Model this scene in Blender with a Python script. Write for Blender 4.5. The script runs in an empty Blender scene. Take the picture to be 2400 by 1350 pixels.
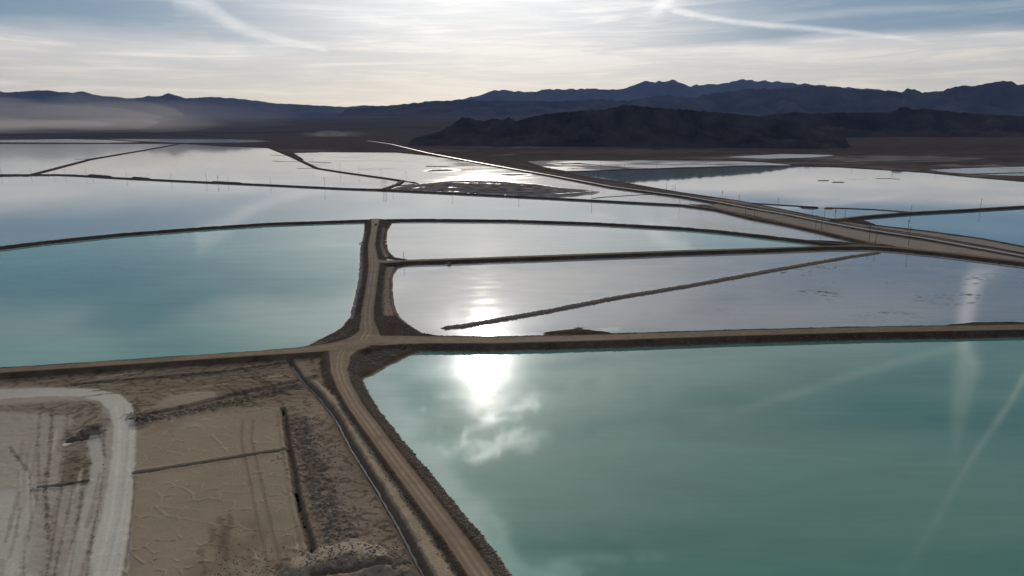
import bpy, math, random
import numpy as np

random.seed(7)
rng = np.random.default_rng(11)
S = bpy.context.scene
R = math.radians

# ------------------------------------------------------------------ camera
CAM_H = 110.0
PITCH = R(12.8)
FPX = 1733.0                      # focal length in units of the 2400 px wide photo
cam = bpy.data.cameras.new('camera')
cam.sensor_width = 36.0
cam.lens = 36.0 * FPX / 2400.0
cam.clip_start = 1.0
cam.clip_end = 80000.0
camo = bpy.data.objects.new('camera', cam)
camo.location = (0, 0, CAM_H)
camo.rotation_euler = (math.pi / 2 - PITCH, 0, 0)
S.collection.objects.link(camo)
S.camera = camo

SUN_EL = 18.4
SUN_AZ = -2.3                     # degrees, negative = left of the view axis

def ray(px, py):
    X = (px - 1200.0) / FPX
    Yc = (675.0 - py) / FPX
    return X, math.cos(PITCH) + Yc * math.sin(PITCH), Yc * math.cos(PITCH) - math.sin(PITCH)

def G(px, py, z=0.0):
    x, y, u = ray(px, py)
    k = (CAM_H - z) / max(-u, 1e-4)
    return (x * k, y * k)

def azel(px, py, mirror=False):
    x, y, u = ray(px, py)
    return math.degrees(math.atan2(x, y)), math.degrees(math.atan2(abs(u) if mirror else u, math.hypot(x, y)))

# ------------------------------------------------------------------ world
W = bpy.data.worlds.new('World')
S.world = W
W.use_nodes = True
nt = W.node_tree
nt.nodes.clear()

class NB:
    """small node builder"""
    def __init__(s, t): s.t = t
    def n(s, kind, **kw):
        nd = s.t.nodes.new(kind)
        for k, v in kw.items(): setattr(nd, k, v)
        return nd
    def put(s, nd, i, v):
        if v is None: return
        if hasattr(v, 'links') or isinstance(v, bpy.types.NodeSocket): s.t.links.new(v, nd.inputs[i])
        else: nd.inputs[i].default_value = v
    def m(s, op, a, b=None, c=None, clamp=False):
        nd = s.n('ShaderNodeMath', operation=op, use_clamp=clamp)
        s.put(nd, 0, a); s.put(nd, 1, b); s.put(nd, 2, c)
        return nd.outputs[0]
    def add(s, a, b): return s.m('ADD', a, b)
    def sub(s, a, b): return s.m('SUBTRACT', a, b)
    def mul(s, a, b): return s.m('MULTIPLY', a, b)
    def div(s, a, b): return s.m('DIVIDE', a, b)
    def sstep(s, v, a, b, o0=0.0, o1=1.0):
        nd = s.n('ShaderNodeMapRange', interpolation_type='SMOOTHSTEP')
        s.put(nd, 0, v); s.put(nd, 1, a); s.put(nd, 2, b); s.put(nd, 3, o0); s.put(nd, 4, o1)
        return nd.outputs[0]
    def noise(s, vec, scale, detail=4, rough=0.55, dist=0.0):
        nd = s.n('ShaderNodeTexNoise')
        s.put(nd, 'Vector', vec); s.put(nd, 'Scale', scale); s.put(nd, 'Detail', detail)
        s.put(nd, 'Roughness', rough); s.put(nd, 'Distortion', dist)
        return nd.outputs[0]
    def xyz(s, x, y, z=0.0):
        nd = s.n('ShaderNodeCombineXYZ')
        s.put(nd, 0, x); s.put(nd, 1, y); s.put(nd, 2, z)
        return nd.outputs[0]
    def mixc(s, f, a, b, mode='MIX'):
        nd = s.n('ShaderNodeMix', data_type='RGBA', blend_type=mode, clamp_factor=True)
        s.put(nd, 0, f); s.put(nd, 6, a); s.put(nd, 7, b)
        return nd.outputs[2]
    def curve(s, v, pts, lo, hi):
        """piecewise curve of v: pts = [(v, out)], inputs and outputs rescaled to 0..1"""
        ys = [p[1] for p in pts]; y0, y1 = min(ys), max(ys)
        if y1 - y0 < 1e-6: y1 = y0 + 1e-3
        x = s.div(s.sub(v, lo), hi - lo)
        nd = s.n('ShaderNodeFloatCurve')
        c = nd.mapping.curves[0]
        P = sorted(((p[0] - lo) / (hi - lo), (p[1] - y0) / (y1 - y0)) for p in pts)
        c.points[0].location = P[0]
        c.points[1].location = P[-1]
        for q in P[1:-1]: c.points.new(*q)
        for q in c.points: q.handle_type = 'AUTO_CLAMPED'
        nd.mapping.use_clip = True
        nd.mapping.extend = 'HORIZONTAL'
        nd.mapping.update()
        s.put(nd, 'Value', x)
        return s.add(s.mul(nd.outputs[0], y1 - y0), y0)

b = NB(nt)
tc = b.n('ShaderNodeTexCoord')
sep = b.n('ShaderNodeSeparateXYZ')
nt.links.new(tc.outputs['Generated'], sep.inputs[0])
dx, dy, dz = sep.outputs
AZ = b.mul(b.m('ARCTAN2', dx, dy), 180 / math.pi)
EL = b.mul(b.m('ARCSINE', dz), 180 / math.pi)
# frayed coordinates for the cloud edges
nv = b.xyz(b.mul(AZ, 0.35), b.mul(EL, 1.0), 0.0)
fray = b.sub(b.noise(nv, 1.2, 6, 0.62), 0.5)
fray2 = b.sub(b.noise(nv, 0.35, 3, 0.5), 0.5)
AZf = b.add(AZ, b.mul(fray2, 3.0))
ELf = b.add(b.add(EL, b.mul(fray, 0.55)), b.mul(fray2, 0.8))
ELs = b.add(EL, b.mul(fray, 0.30))
AZs = b.add(AZ, b.mul(fray, 0.35))
# cirrus sheet on a plane overhead
zz = b.add(b.m('MAXIMUM', dz, 0.0), 0.09)
pu = b.div(dx, zz); pv = b.div(dy, zz)
ca, sa = math.cos(R(8)), math.sin(R(8))
pr = b.add(b.mul(pu, ca), b.mul(pv, sa)); pq = b.sub(b.mul(pv, ca), b.mul(pu, sa))
cir = b.noise(b.xyz(b.mul(pr, 0.32), b.mul(pq, 0.95), 3.1), 1.15, 7, 0.60, 0.7)
cir2 = b.noise(b.xyz(b.mul(pr, 0.45), b.mul(pq, 0.7), 9.7), 1.0, 4, 0.5, 0.6)
sheet = b.sstep(b.add(b.mul(cir, 0.65), b.mul(cir2, 0.45)), 0.47, 0.60)
# streaks in view near the horizon
stk = b.noise(b.xyz(b.mul(AZ, 0.07), b.add(b.mul(EL, 0.75), b.mul(AZ, 0.022)), 1.3), 1.0, 7, 0.62, 0.7)
stk2 = b.noise(b.xyz(b.mul(AZ, 0.10), b.add(b.mul(EL, 1.7), b.mul(AZ, -0.05)), 6.3), 1.0, 7, 0.66, 0.9)
veil_mid = b.m('EXPONENT', b.mul(-1.0, b.m('POWER', b.m('ABSOLUTE', b.div(b.add(AZf, 3.0), 17.0)), 3.0)))
veil_low = b.sstep(b.add(b.add(EL, b.mul(fray2, 1.0)), b.mul(b.m('ABSOLUTE', b.sub(AZ, 26.0)), 0.02)), 6.1, 5.1)
veil_left = b.sstep(ELf, 6.8, 4.6)
leftside = b.sstep(AZ, -14.0, -22.0)
veil_band = b.add(b.mul(veil_low, b.sub(1.0, leftside)), b.mul(veil_left, leftside))
low = b.sstep(EL, 14.0, 9.5)
c0 = b.m('MAXIMUM', b.mul(veil_mid, 0.92), b.mul(veil_band, 0.86))
c0 = b.mul(c0, b.add(b.add(0.68, b.mul(b.sstep(stk, 0.34, 0.66), 0.22)), b.mul(b.sstep(stk2, 0.36, 0.68), 0.18)))
c0 = b.add(c0, b.mul(b.sstep(b.add(b.mul(stk, .5), b.mul(stk2, .5)), 0.48, 0.68), 0.30))
c_high = b.mul(b.add(0.05, b.mul(sheet, .95)), b.add(0.46, b.mul(b.m('EXPONENT', b.mul(-1.0, b.m('POWER', b.div(b.add(AZ, 5.0), 19.0), 2.0))), 0.64)))
pfr = b.noise(b.xyz(b.add(b.mul(AZ, 0.30), b.mul(EL, .15)), b.mul(EL, 0.95), 7.0), 1.0, 9, 0.68, 1.3)
c_high = b.add(c_high, b.mul(b.sstep(pfr, .42, .62), b.mul(b.m('EXPONENT', b.mul(-1.0, b.m('POWER', b.div(b.sub(AZ, 2.0), 11.0), 2.0))), 0.38)))
cover = b.add(b.mul(c0, low), b.mul(c_high, b.sub(1.0, low)))

glow = None
def stroke(pts, w, amp, steep=False, soft=False):
    """a cloud streak: pts in (az, el) degrees, w = list of widths, amp = list of strengths"""
    global cover, glow
    if steep:
        a, o = EL, (AZf if soft else AZs); P = [(p[1], p[0]) for p in pts]
    else:
        a, o = AZ, (ELf if soft else ELs); P = pts
    lo = min(p[0] for p in P); hi = max(p[0] for p in P)
    ctr = b.curve(a, P, lo, hi)
    wc = b.curve(a, [(P[i][0], w[i]) for i in range(len(P))], lo, hi)
    ac = b.curve(a, [(P[i][0], amp[i]) for i in range(len(P))], lo, hi)
    q = b.div(b.sub(o, ctr), wc)
    g = b.m('EXPONENT', b.mul(b.m('POWER', b.m('ABSOLUTE', q), 2.4), -1.0))
    e = b.mul(b.sstep(a, lo - 0.3, lo + 0.4), b.sstep(a, hi + 0.3, hi - 0.4))
    g = b.mul(b.mul(g, ac), b.mul(e, b.add(0.75, b.mul(fray, 0.9))))
    cover = b.m('MAXIMUM', cover, b.add(b.mul(cover, 0.55), g))
    glow = g if glow is None else b.m('MAXIMUM', glow, g)

def pp(L, mirror=False): return [azel(x, y, mirror) for x, y in L]
stroke(pp([(395, -30), (480, 12), (545, 55), (620, 84), (700, 103), (772, 119)]), [1.3, .9, .62, .5, .4, .22], [.4, .5, .5, .5, .5, .45], soft=False)
stroke(pp([(180, 150), (330, 128), (480, 112), (620, 116), (765, 124)]), [.6, .7, .8, .6, .2], [.0, .3, .4, .45, .2], soft=True)
stroke(pp([(1540, 8), (1600, 28), (1700, 47), (1800, 59), (1900, 67), (2000, 76), (2100, 89), (2165, 97)]), [.5, .32, .24, .24, .22, .2, .12, .06], [.6, .6, .55, .6, .55, .5, .4, .2])
stroke(pp([(1505, 70), (1530, 40), (1560, 0), (1590, -50)]), [.9, .8, .9, 1.2], [.0, .4, .6, .5], steep=True)
stroke(pp([(1650, 30), (1850, 38), (2050, 24), (2250, 16), (2450, 5)]), [.35, .3, .3, .25, .2], [.0, .22, .2, .12, .0])
stroke(pp([(1600, 1003), (1700, 974), (1850, 928), (2000, 880), (2150, 836), (2300, 800)], True), [.55, .45, .4, .38, .36, .4], [.2, .45, .5, .5, .5, .3])
stroke(pp([(2345, 625), (2292, 650), (2272, 690), (2264, 740), (2258, 800), (2268, 860), (2258, 900), (2245, 1000), (2238, 1110)], True), [1.0, .8, .55, .6, .55, .9, .8, .55, .4], [.6, .9, .95, .85, .75, .7, .6, .4, .15], steep=True)
stroke(pp([(2420, 850), (2350, 970), (2300, 1040), (2250, 1120), (2200, 1210), (2150, 1290), (2100, 1370)], True), [.2, .22, .25, .27, .32, .4, .5], [.7, .65, .62, .55, .5, .35, .15], steep=True)
stroke(pp([(1640, 592), (1575, 574), (1545, 550), (1510, 538)], True), [.6, .9, .7, .4], [.1, .6, .5, .0], steep=False)
cover = b.m('MINIMUM', cover, 1.0)
cover = b.mul(cover, b.sstep(dz, -0.02, 0.0))
glow = b.m('MINIMUM', glow, 1.0)

sd = (math.sin(R(SUN_AZ)) * math.cos(R(SUN_EL)), math.cos(R(SUN_AZ)) * math.cos(R(SUN_EL)), math.sin(R(SUN_EL)))
dot = b.add(b.add(b.mul(dx, sd[0]), b.mul(dy, sd[1])), b.mul(dz, sd[2]))
ANG = b.mul(b.m('ARCCOSINE', b.m('MINIMUM', dot, 0.999999)), 180 / math.pi)
# bright patches of thin cloud round the sun (seen mirrored in the near pond)
patch_n = b.noise(b.xyz(b.mul(AZ, 0.16), b.mul(EL, 0.42), 4.0), 1.0, 7, 0.62, 0.6)
patch = b.sstep(patch_n, 0.50, 0.68)

def blob(cx, cy, rx, ry, amp, lo=0.0, hi=1.0):
    g = b.add(b.m('POWER', b.div(b.sub(AZf, cx), rx), 2.0), b.m('POWER', b.div(b.sub(ELf, cy), ry), 2.0))
    g = b.add(g, b.mul(b.sub(pfr, 0.5), 9.0))
    return b.mul(b.sstep(g, 1.2, -0.9), amp)
p1 = azel(1150, 1030, True); p2 = azel(1145, 945, True)
aur_core = b.div(36.0, b.m('POWER', b.add(1.0, b.m('POWER', b.div(ANG, 1.4), 2.0)), 1.42))
aur_wide = b.m('MULTIPLY', b.m('EXPONENT', b.div(ANG, -8.0)), 0.26)
aur = b.mul(aur_core, b.add(0.75, b.mul(patch, 0.5)))
aur = b.add(aur, b.mul(aur_wide, b.add(0.35, b.mul(cover, 1.2))))
aur = b.add(aur, b.add(blob(p1[0] + .3, p1[1], 4.6, 1.5, 4.6), blob(p2[0] + .4, p2[1], 5.0, 1.1, 3.6)))

sky = b.n('ShaderNodeTexSky', sky_type='NISHITA', sun_disc=False)
sky.sun_elevation = R(SUN_EL)
sky.sun_rotation = R(SUN_AZ)
sky.altitude = 1300
sky.air_density = 1.0
sky.dust_density = 0.7
sky.ozone_density = 1.2
SKYK = 0.05
skc = b.n('ShaderNodeVectorMath', operation='SCALE')
nt.links.new(sky.outputs[0], skc.inputs[0]); skc.inputs['Scale'].default_value = 1.0
lift = b.mixc(0.35, skc.outputs[0], (2.8, 5.2, 8.2, 1))
cl_b = b.add(b.add(0.59, b.mul(b.m('EXPONENT', b.div(ANG, -42.0)), 0.66)), b.mul(glow, 0.50))
warm = b.sstep(EL, 8.0, 1.0)
ccol = b.mixc(warm, (1.0, 0.97, 0.92, 1), (1.13, 1.0, 0.79, 1))
cmul = b.n('ShaderNodeVectorMath', operation='SCALE')
nt.links.new(ccol, cmul.inputs[0]); nt.links.new(b.div(cl_b, SKYK), cmul.inputs['Scale'])
mixed = b.mixc(b.mul(cover, 0.92), lift, cmul.outputs[0])
ac = b.n('ShaderNodeVectorMath', operation='SCALE')
ac.inputs[0].default_value = (1.0, 0.985, 0.95); nt.links.new(b.div(aur, SKYK), ac.inputs['Scale'])
fin = b.n('ShaderNodeVectorMath', operation='ADD')
nt.links.new(mixed, fin.inputs[0]); nt.links.new(ac.outputs[0], fin.inputs[1])
bg = b.n('ShaderNodeBackground')
nt.links.new(fin.outputs[0], bg.inputs['Color'])
bg.inputs['Strength'].default_value = SKYK
wo = b.n('ShaderNodeOutputWorld')
nt.links.new(bg.outputs[0], wo.inputs['Surface'])
W.cycles.sampling_method = 'MANUAL'
W.cycles.sample_map_resolution = 1024

# ------------------------------------------------------------------ sun, exposure
sl = bpy.data.lights.new('sun', 'SUN')
sl.energy = 2.0
sl.angle = R(0.53)
sl.color = (1.0, 0.89, 0.74)
so = bpy.data.objects.new('sun', sl)
so.rotation_euler = (R(90 - SUN_EL), 0, R(-SUN_AZ) + math.pi)
so.location = (0, 0, 500)
S.collection.objects.link(so)
S.view_settings.view_transform = 'Standard'
S.view_settings.look = 'None'
S.view_settings.exposure = 0.0
S.view_settings.gamma = 1.0
S.view_settings.use_curve_mapping = False
S.render.engine = 'CYCLES'
S.cycles.max_bounces = 5
S.cycles.diffuse_bounces = 2
S.cycles.glossy_bounces = 3
S.cycles.volume_bounces = 1
S.cycles.use_denoising = True
S.cycles.sample_clamp_indirect = 4.0

# ------------------------------------------------------------------ helpers
C = S.collection

def tag(o, label=None, cat=None, group=None, kind=None):
    if label: o['label'] = label
    if cat: o['category'] = cat
    if group: o['group'] = group
    if kind: o['kind'] = kind
    return o

_g = rng.random((256, 256)) * 2 * np.pi
GXT, GYT = np.cos(_g).astype(np.float32), np.sin(_g).astype(np.float32)

def pn(x, y, seed=0):
    """Perlin noise, about -0.7..0.7"""
    x = x + 17.3 * seed; y = y - 29.1 * seed
    xi = np.floor(x).astype(np.int32); yi = np.floor(y).astype(np.int32)
    xf = (x - xi).astype(np.float32); yf = (y - yi).astype(np.float32)
    u = xf * xf * xf * (xf * (xf * 6 - 15) + 10); v = yf * yf * yf * (yf * (yf * 6 - 15) + 10)
    def g(ix, iy, fx, fy):
        a = (ix * 73 + iy * 151 + seed * 31) & 255; c = (iy * 57 + ix * 19 + (ix >> 4) * 7) & 255
        return GXT[a, c] * fx + GYT[a, c] * fy
    n00 = g(xi, yi, xf, yf); n10 = g(xi + 1, yi, xf - 1, yf)
    n01 = g(xi, yi + 1, xf, yf - 1); n11 = g(xi + 1, yi + 1, xf - 1, yf - 1)
    a = n00 + u * (n10 - n00); c = n01 + u * (n11 - n01)
    return a + v * (c - a)

def fbm(x, y, octs=4, seed=0, gain=0.5):
    t = 0; a = 1.0; f = 1.0
    for k in range(octs):
        t = t + a * pn(x * f, y * f, seed + k * 3); a *= gain; f *= 2.03
    return t

def ridged(x, y, octs=5, seed=0):
    t = 0; a = 1.0; f = 1.0; s = 0
    for k in range(octs):
        t = t + a * (1 - np.minimum(1, np.abs(pn(x * f, y * f, seed + k * 5)) * 2.2)); s += a; a *= 0.5; f *= 2.1
    return t / s

def smooth(a, lo, hi):
    t = np.clip((a - lo) / (hi - lo), 0, 1)
    return t * t * (3 - 2 * t)

def mesh_np(name, verts, quads, mat, col=None, shade=True):
    me = bpy.data.meshes.new(name)
    nv_, nf = len(verts), len(quads)
    me.vertices.add(nv_); me.vertices.foreach_set('co', np.ascontiguousarray(verts, np.float32).ravel())
    k = quads.shape[1]
    me.loops.add(nf * k); me.loops.foreach_set('vertex_index', np.ascontiguousarray(quads, np.int32).ravel())
    me.polygons.add(nf); me.polygons.foreach_set('loop_start', np.arange(0, nf * k, k, dtype=np.int32))
    me.update(calc_edges=True)
    if shade: me.shade_smooth()
    if col is not None:
        at = me.attributes.new('col', 'FLOAT_COLOR', 'POINT')
        at.data.foreach_set('color', np.ascontiguousarray(col, np.float32).ravel())
    me.materials.append(mat)
    o = bpy.data.objects.new(name, me); C.objects.link(o)
    return o

def grid_faces(nr, nc):
    i = np.arange(nr - 1)[:, None] * nc + np.arange(nc - 1)[None]
    return np.stack([i, i + 1, i + nc + 1, i + nc], -1)     # (nr-1, nc-1, 4), seen from above: ccw

def sub_mesh(name, V, F, mask, mat, col):
    f = F[mask]
    if len(f) == 0: return None
    u, inv = np.unique(f, return_inverse=True)
    return mesh_np(name, V[u], inv.reshape(f.shape), mat, col[u])

# ------------------------------------------------------------------ materials
def new_mat(name):
    m = bpy.data.materials.new(name); m.use_nodes = True
    t = m.node_tree; t.nodes.clear()
    n = NB(t)
    out = n.n('ShaderNodeOutputMaterial'); p = n.n('ShaderNodeBsdfPrincipled')
    t.links.new(p.outputs[0], out.inputs[0])
    return m, n, p

def earth_mat(name, fine=1.6, coarse=0.12, var=0.5, bump=0.35, spec=0.0):
    m, n, p = new_mat(name)
    at = n.n('ShaderNodeAttribute', attribute_name='col')
    geo = n.n('ShaderNodeNewGeometry')
    pos = geo.outputs['Position']
    a = n.noise(pos, fine, 6, 0.65); c = n.noise(pos, coarse, 5, 0.6)
    f = n.add(n.add(1.0 - 0.5 * var - 0.25 * var, n.mul(a, var * 0.8)), n.mul(c, var * 0.7))
    cm = n.n('ShaderNodeVectorMath', operation='SCALE')
    m.node_tree.links.new(at.outputs['Color'], cm.inputs[0]); m.node_tree.links.new(f, cm.inputs['Scale'])
    m.node_tree.links.new(cm.outputs[0], p.inputs['Base Color'])
    m.node_tree.links.new(at.outputs['Alpha'], p.inputs['Roughness'])
    p.inputs['Specular IOR Level'].default_value = spec
    bp = n.n('ShaderNodeBump'); bp.inputs['Strength'].default_value = bump; bp.inputs['Distance'].default_value = 0.35
    m.node_tree.links.new(a, bp.inputs['Height']); m.node_tree.links.new(bp.outputs[0], p.inputs['Normal'])
    return m

M_earth = earth_mat('earth', 1.8, 0.15, 0.85, 1.0)
M_road = earth_mat('packed_dirt', 2.6, 0.25, 0.35, 0.2, .03)
M_paved = earth_mat('worn_asphalt', 1.5, 0.1, 0.2, 0.05, .15)
M_playa = earth_mat('playa', 1.2, 0.05, 0.40, 0.25)
M_desert = earth_mat('desert', 0.05, 0.006, 0.55, 0.0)

def brine_mat():
    m, n, p = new_mat('brine')
    L = m.node_tree.links
    at = n.n('ShaderNodeAttribute', attribute_name='col')
    geo = n.n('ShaderNodeNewGeometry')
    pos = geo.outputs['Position']
    mp = n.n('ShaderNodeMapping'); L.new(pos, mp.inputs[0]); mp.inputs['Scale'].default_value = (0.012, 0.05, 1)
    a = n.noise(mp.outputs[0], 1.0, 6, 0.6, 0.8)
    mq = n.n('ShaderNodeMapping'); L.new(pos, mq.inputs[0]); mq.inputs['Scale'].default_value = (0.018, 0.42, 1); mq.inputs['Rotation'].default_value = (0, 0, 0.05)
    aq = n.noise(mq.outputs[0], 1.0, 5, 0.7, 0.4)
    f = n.add(n.add(0.64, n.mul(a, 0.52)), n.mul(aq, 0.20))
    cm = n.n('ShaderNodeVectorMath', operation='SCALE')
    L.new(at.outputs['Color'], cm.inputs[0]); L.new(f, cm.inputs['Scale'])
    L.new(cm.outputs[0], p.inputs['Base Color'])
    mp2 = n.n('ShaderNodeMapping'); L.new(pos, mp2.inputs[0]); mp2.inputs['Scale'].default_value = (0.03, 0.25, 1)
    c = n.noise(mp2.outputs[0], 1.0, 5, 0.6, 0.5)
    L.new(n.mul(at.outputs['Alpha'], n.add(0.85, n.mul(c, 0.3))), p.inputs['Roughness'])
    L.new(n.sstep(at.outputs['Alpha'], .42, .2, 0.0, 0.5), p.inputs['Specular IOR Level'])
    p.inputs['IOR'].default_value = 1.38
    mp3 = n.n('ShaderNodeMapping'); L.new(pos, mp3.inputs[0]); mp3.inputs['Scale'].default_value = (0.25, 1.3, 1)
    w = n.noise(mp3.outputs[0], 1.0, 3, 0.5)
    bp = n.n('ShaderNodeBump'); bp.inputs['Strength'].default_value = 0.006; bp.inputs['Distance'].default_value = 0.03
    L.new(w, bp.inputs['Height']); L.new(bp.outputs[0], p.inputs['Normal'])
    return m
M_brine = brine_mat()

def plain_mat(name, col, rough=0.7, metal=0.0, var=0.25, scale=3.0):
    m, n, p = new_mat(name)
    tcn = n.n('ShaderNodeTexCoord')
    a = n.noise(tcn.outputs['Object'], scale, 4, 0.6)
    d = tuple(c * (1 - var) for c in col) + (1,); e = tuple(min(1, c * (1 + var)) for c in col) + (1,)
    m.node_tree.links.new(n.mixc(a, d, e), p.inputs['Base Color'])
    p.inputs['Roughness'].default_value = rough; p.inputs['Metallic'].default_value = metal
    return m
M_wood = plain_mat('weathered_wood', (.10, .075, .055), 0.85)
M_metal = plain_mat('galvanised_metal', (.25, .26, .27), 0.5, 0.6)
M_dark = plain_mat('dark_rubber', (.025, .025, .028), 0.7)
M_pale = plain_mat('pale_pipe', (.55, .55, .53), 0.5)
M_carp = plain_mat('dark_car_paint', (.02, .022, .028), 0.25)
M_glass = plain_mat('car_glass', (.03, .035, .04), 0.05)
M_light = plain_mat('lamp_lens', (.5, .08, .05), 0.3)
M_rock = plain_mat('crusted_rock', (.13, .105, .085), 0.9, 0, 0.5, 0.8)
M_rockp = plain_mat('salt_crusted_clod', (.30, .25, .20), 0.9, 0, 0.4, 0.8)
M_stick = plain_mat('dry_brush', (.11, .085, .06), 0.9)

# ------------------------------------------------------------------ the near and middle ground: one height field
R0, R1, DR, DA = 96.0, 5300.0, 0.0019, 0.0014
A0, A1 = R(-52), R(52)
rr = R0 * np.exp(np.arange(0, math.log(R1 / R0), DR))
aa = np.arange(A0, A1, DA)
NR, NC = len(rr), len(aa)
RR = np.repeat(rr[:, None], NC, 1).astype(np.float32)
AA = np.repeat(aa[None], NR, 0).astype(np.float32)
PX = (RR * np.sin(AA)).astype(np.float32); PY = (RR * np.cos(AA)).astype(np.float32)
CELL = RR * DA

def box_slice(P, pad):
    """index window of the polar grid round a poly-line P, padded by pad metres"""
    P = np.asarray(P, float)
    k = np.linspace(0, 1, 24)[:, None]
    Q = np.concatenate([P[i] * (1 - k) + P[i + 1] * k for i in range(len(P) - 1)] or [P])
    r = np.hypot(Q[:, 0], Q[:, 1]); a = np.arctan2(Q[:, 0], Q[:, 1])
    r0 = max(r.min() - pad, R0); r1 = r.max() + pad
    da = pad / max(r.min(), R0) + 0.004
    i0 = max(0, int(math.log(r0 / R0) / DR)); i1 = min(NR, int(math.log(max(r1, R0) / R0) / DR) + 2)
    j0 = max(0, int((a.min() - da - A0) / DA)); j1 = min(NC, int((a.max() + da - A0) / DA) + 2)
    if i1 <= i0 or j1 <= j0: return None
    return slice(i0, i1), slice(j0, j1)

def seg_d(x, y, p, q, w0, w1):
    dx_, dy_ = q[0] - p[0], q[1] - p[1]
    L2 = dx_ * dx_ + dy_ * dy_ + 1e-9
    t = np.clip(((x - p[0]) * dx_ + (y - p[1]) * dy_) / L2, 0, 1)
    return np.hypot(x - p[0] - t * dx_, y - p[1] - t * dy_) - (w0 + (w1 - w0) * t), t

def in_poly(x, y, P):
    ins = np.zeros(x.shape, bool)
    n_ = len(P)
    for i in range(n_):
        x0, y0 = P[i]; x1, y1 = P[(i + 1) % n_]
        if y0 == y1: continue
        c = ((y0 > y) != (y1 > y)) & (x < (x1 - x0) * (y - y0) / (y1 - y0) + x0)
        ins ^= c
    return ins

def blur(a, k):
    for ax in (0, 1):
        for _ in range(2):
            c = np.cumsum(np.pad(a, [(k + 1, k) if q == ax else (0, 0) for q in (0, 1)], mode='edge'), axis=ax)
            n_ = a.shape[ax]
            if ax == 0: a = (c[2 * k + 1:2 * k + 1 + n_] - c[:n_]) / (2 * k + 1)
            else: a = (c[:, 2 * k + 1:2 * k + 1 + n_] - c[:, :n_]) / (2 * k + 1)
    return a

# noise fields, faded where a cell is too coarse to carry them
QX = PX * .81 + PY * .59; QY = PY * .81 - PX * .59
N_f = pn(QX / 1.3, QY / 1.3, 1) * smooth(CELL, 1.2, 0.5)
N_m = (pn(QX / 4.0, QY / 4.0, 2) * .75 + pn(PX / 2.3, PY / 2.3, 6) * .4) * smooth(CELL, 4.0, 2.0)
N_l = pn(QX / 14.0, QY / 14.0, 3) * .8 + pn(PX / 8.0, PY / 8.0, 7) * .35
N_x = pn(PX / 60.0, PY / 60.0, 4)
N_ws = fbm(PX / 30.0, PY / 12.0, 4, 5)

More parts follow.
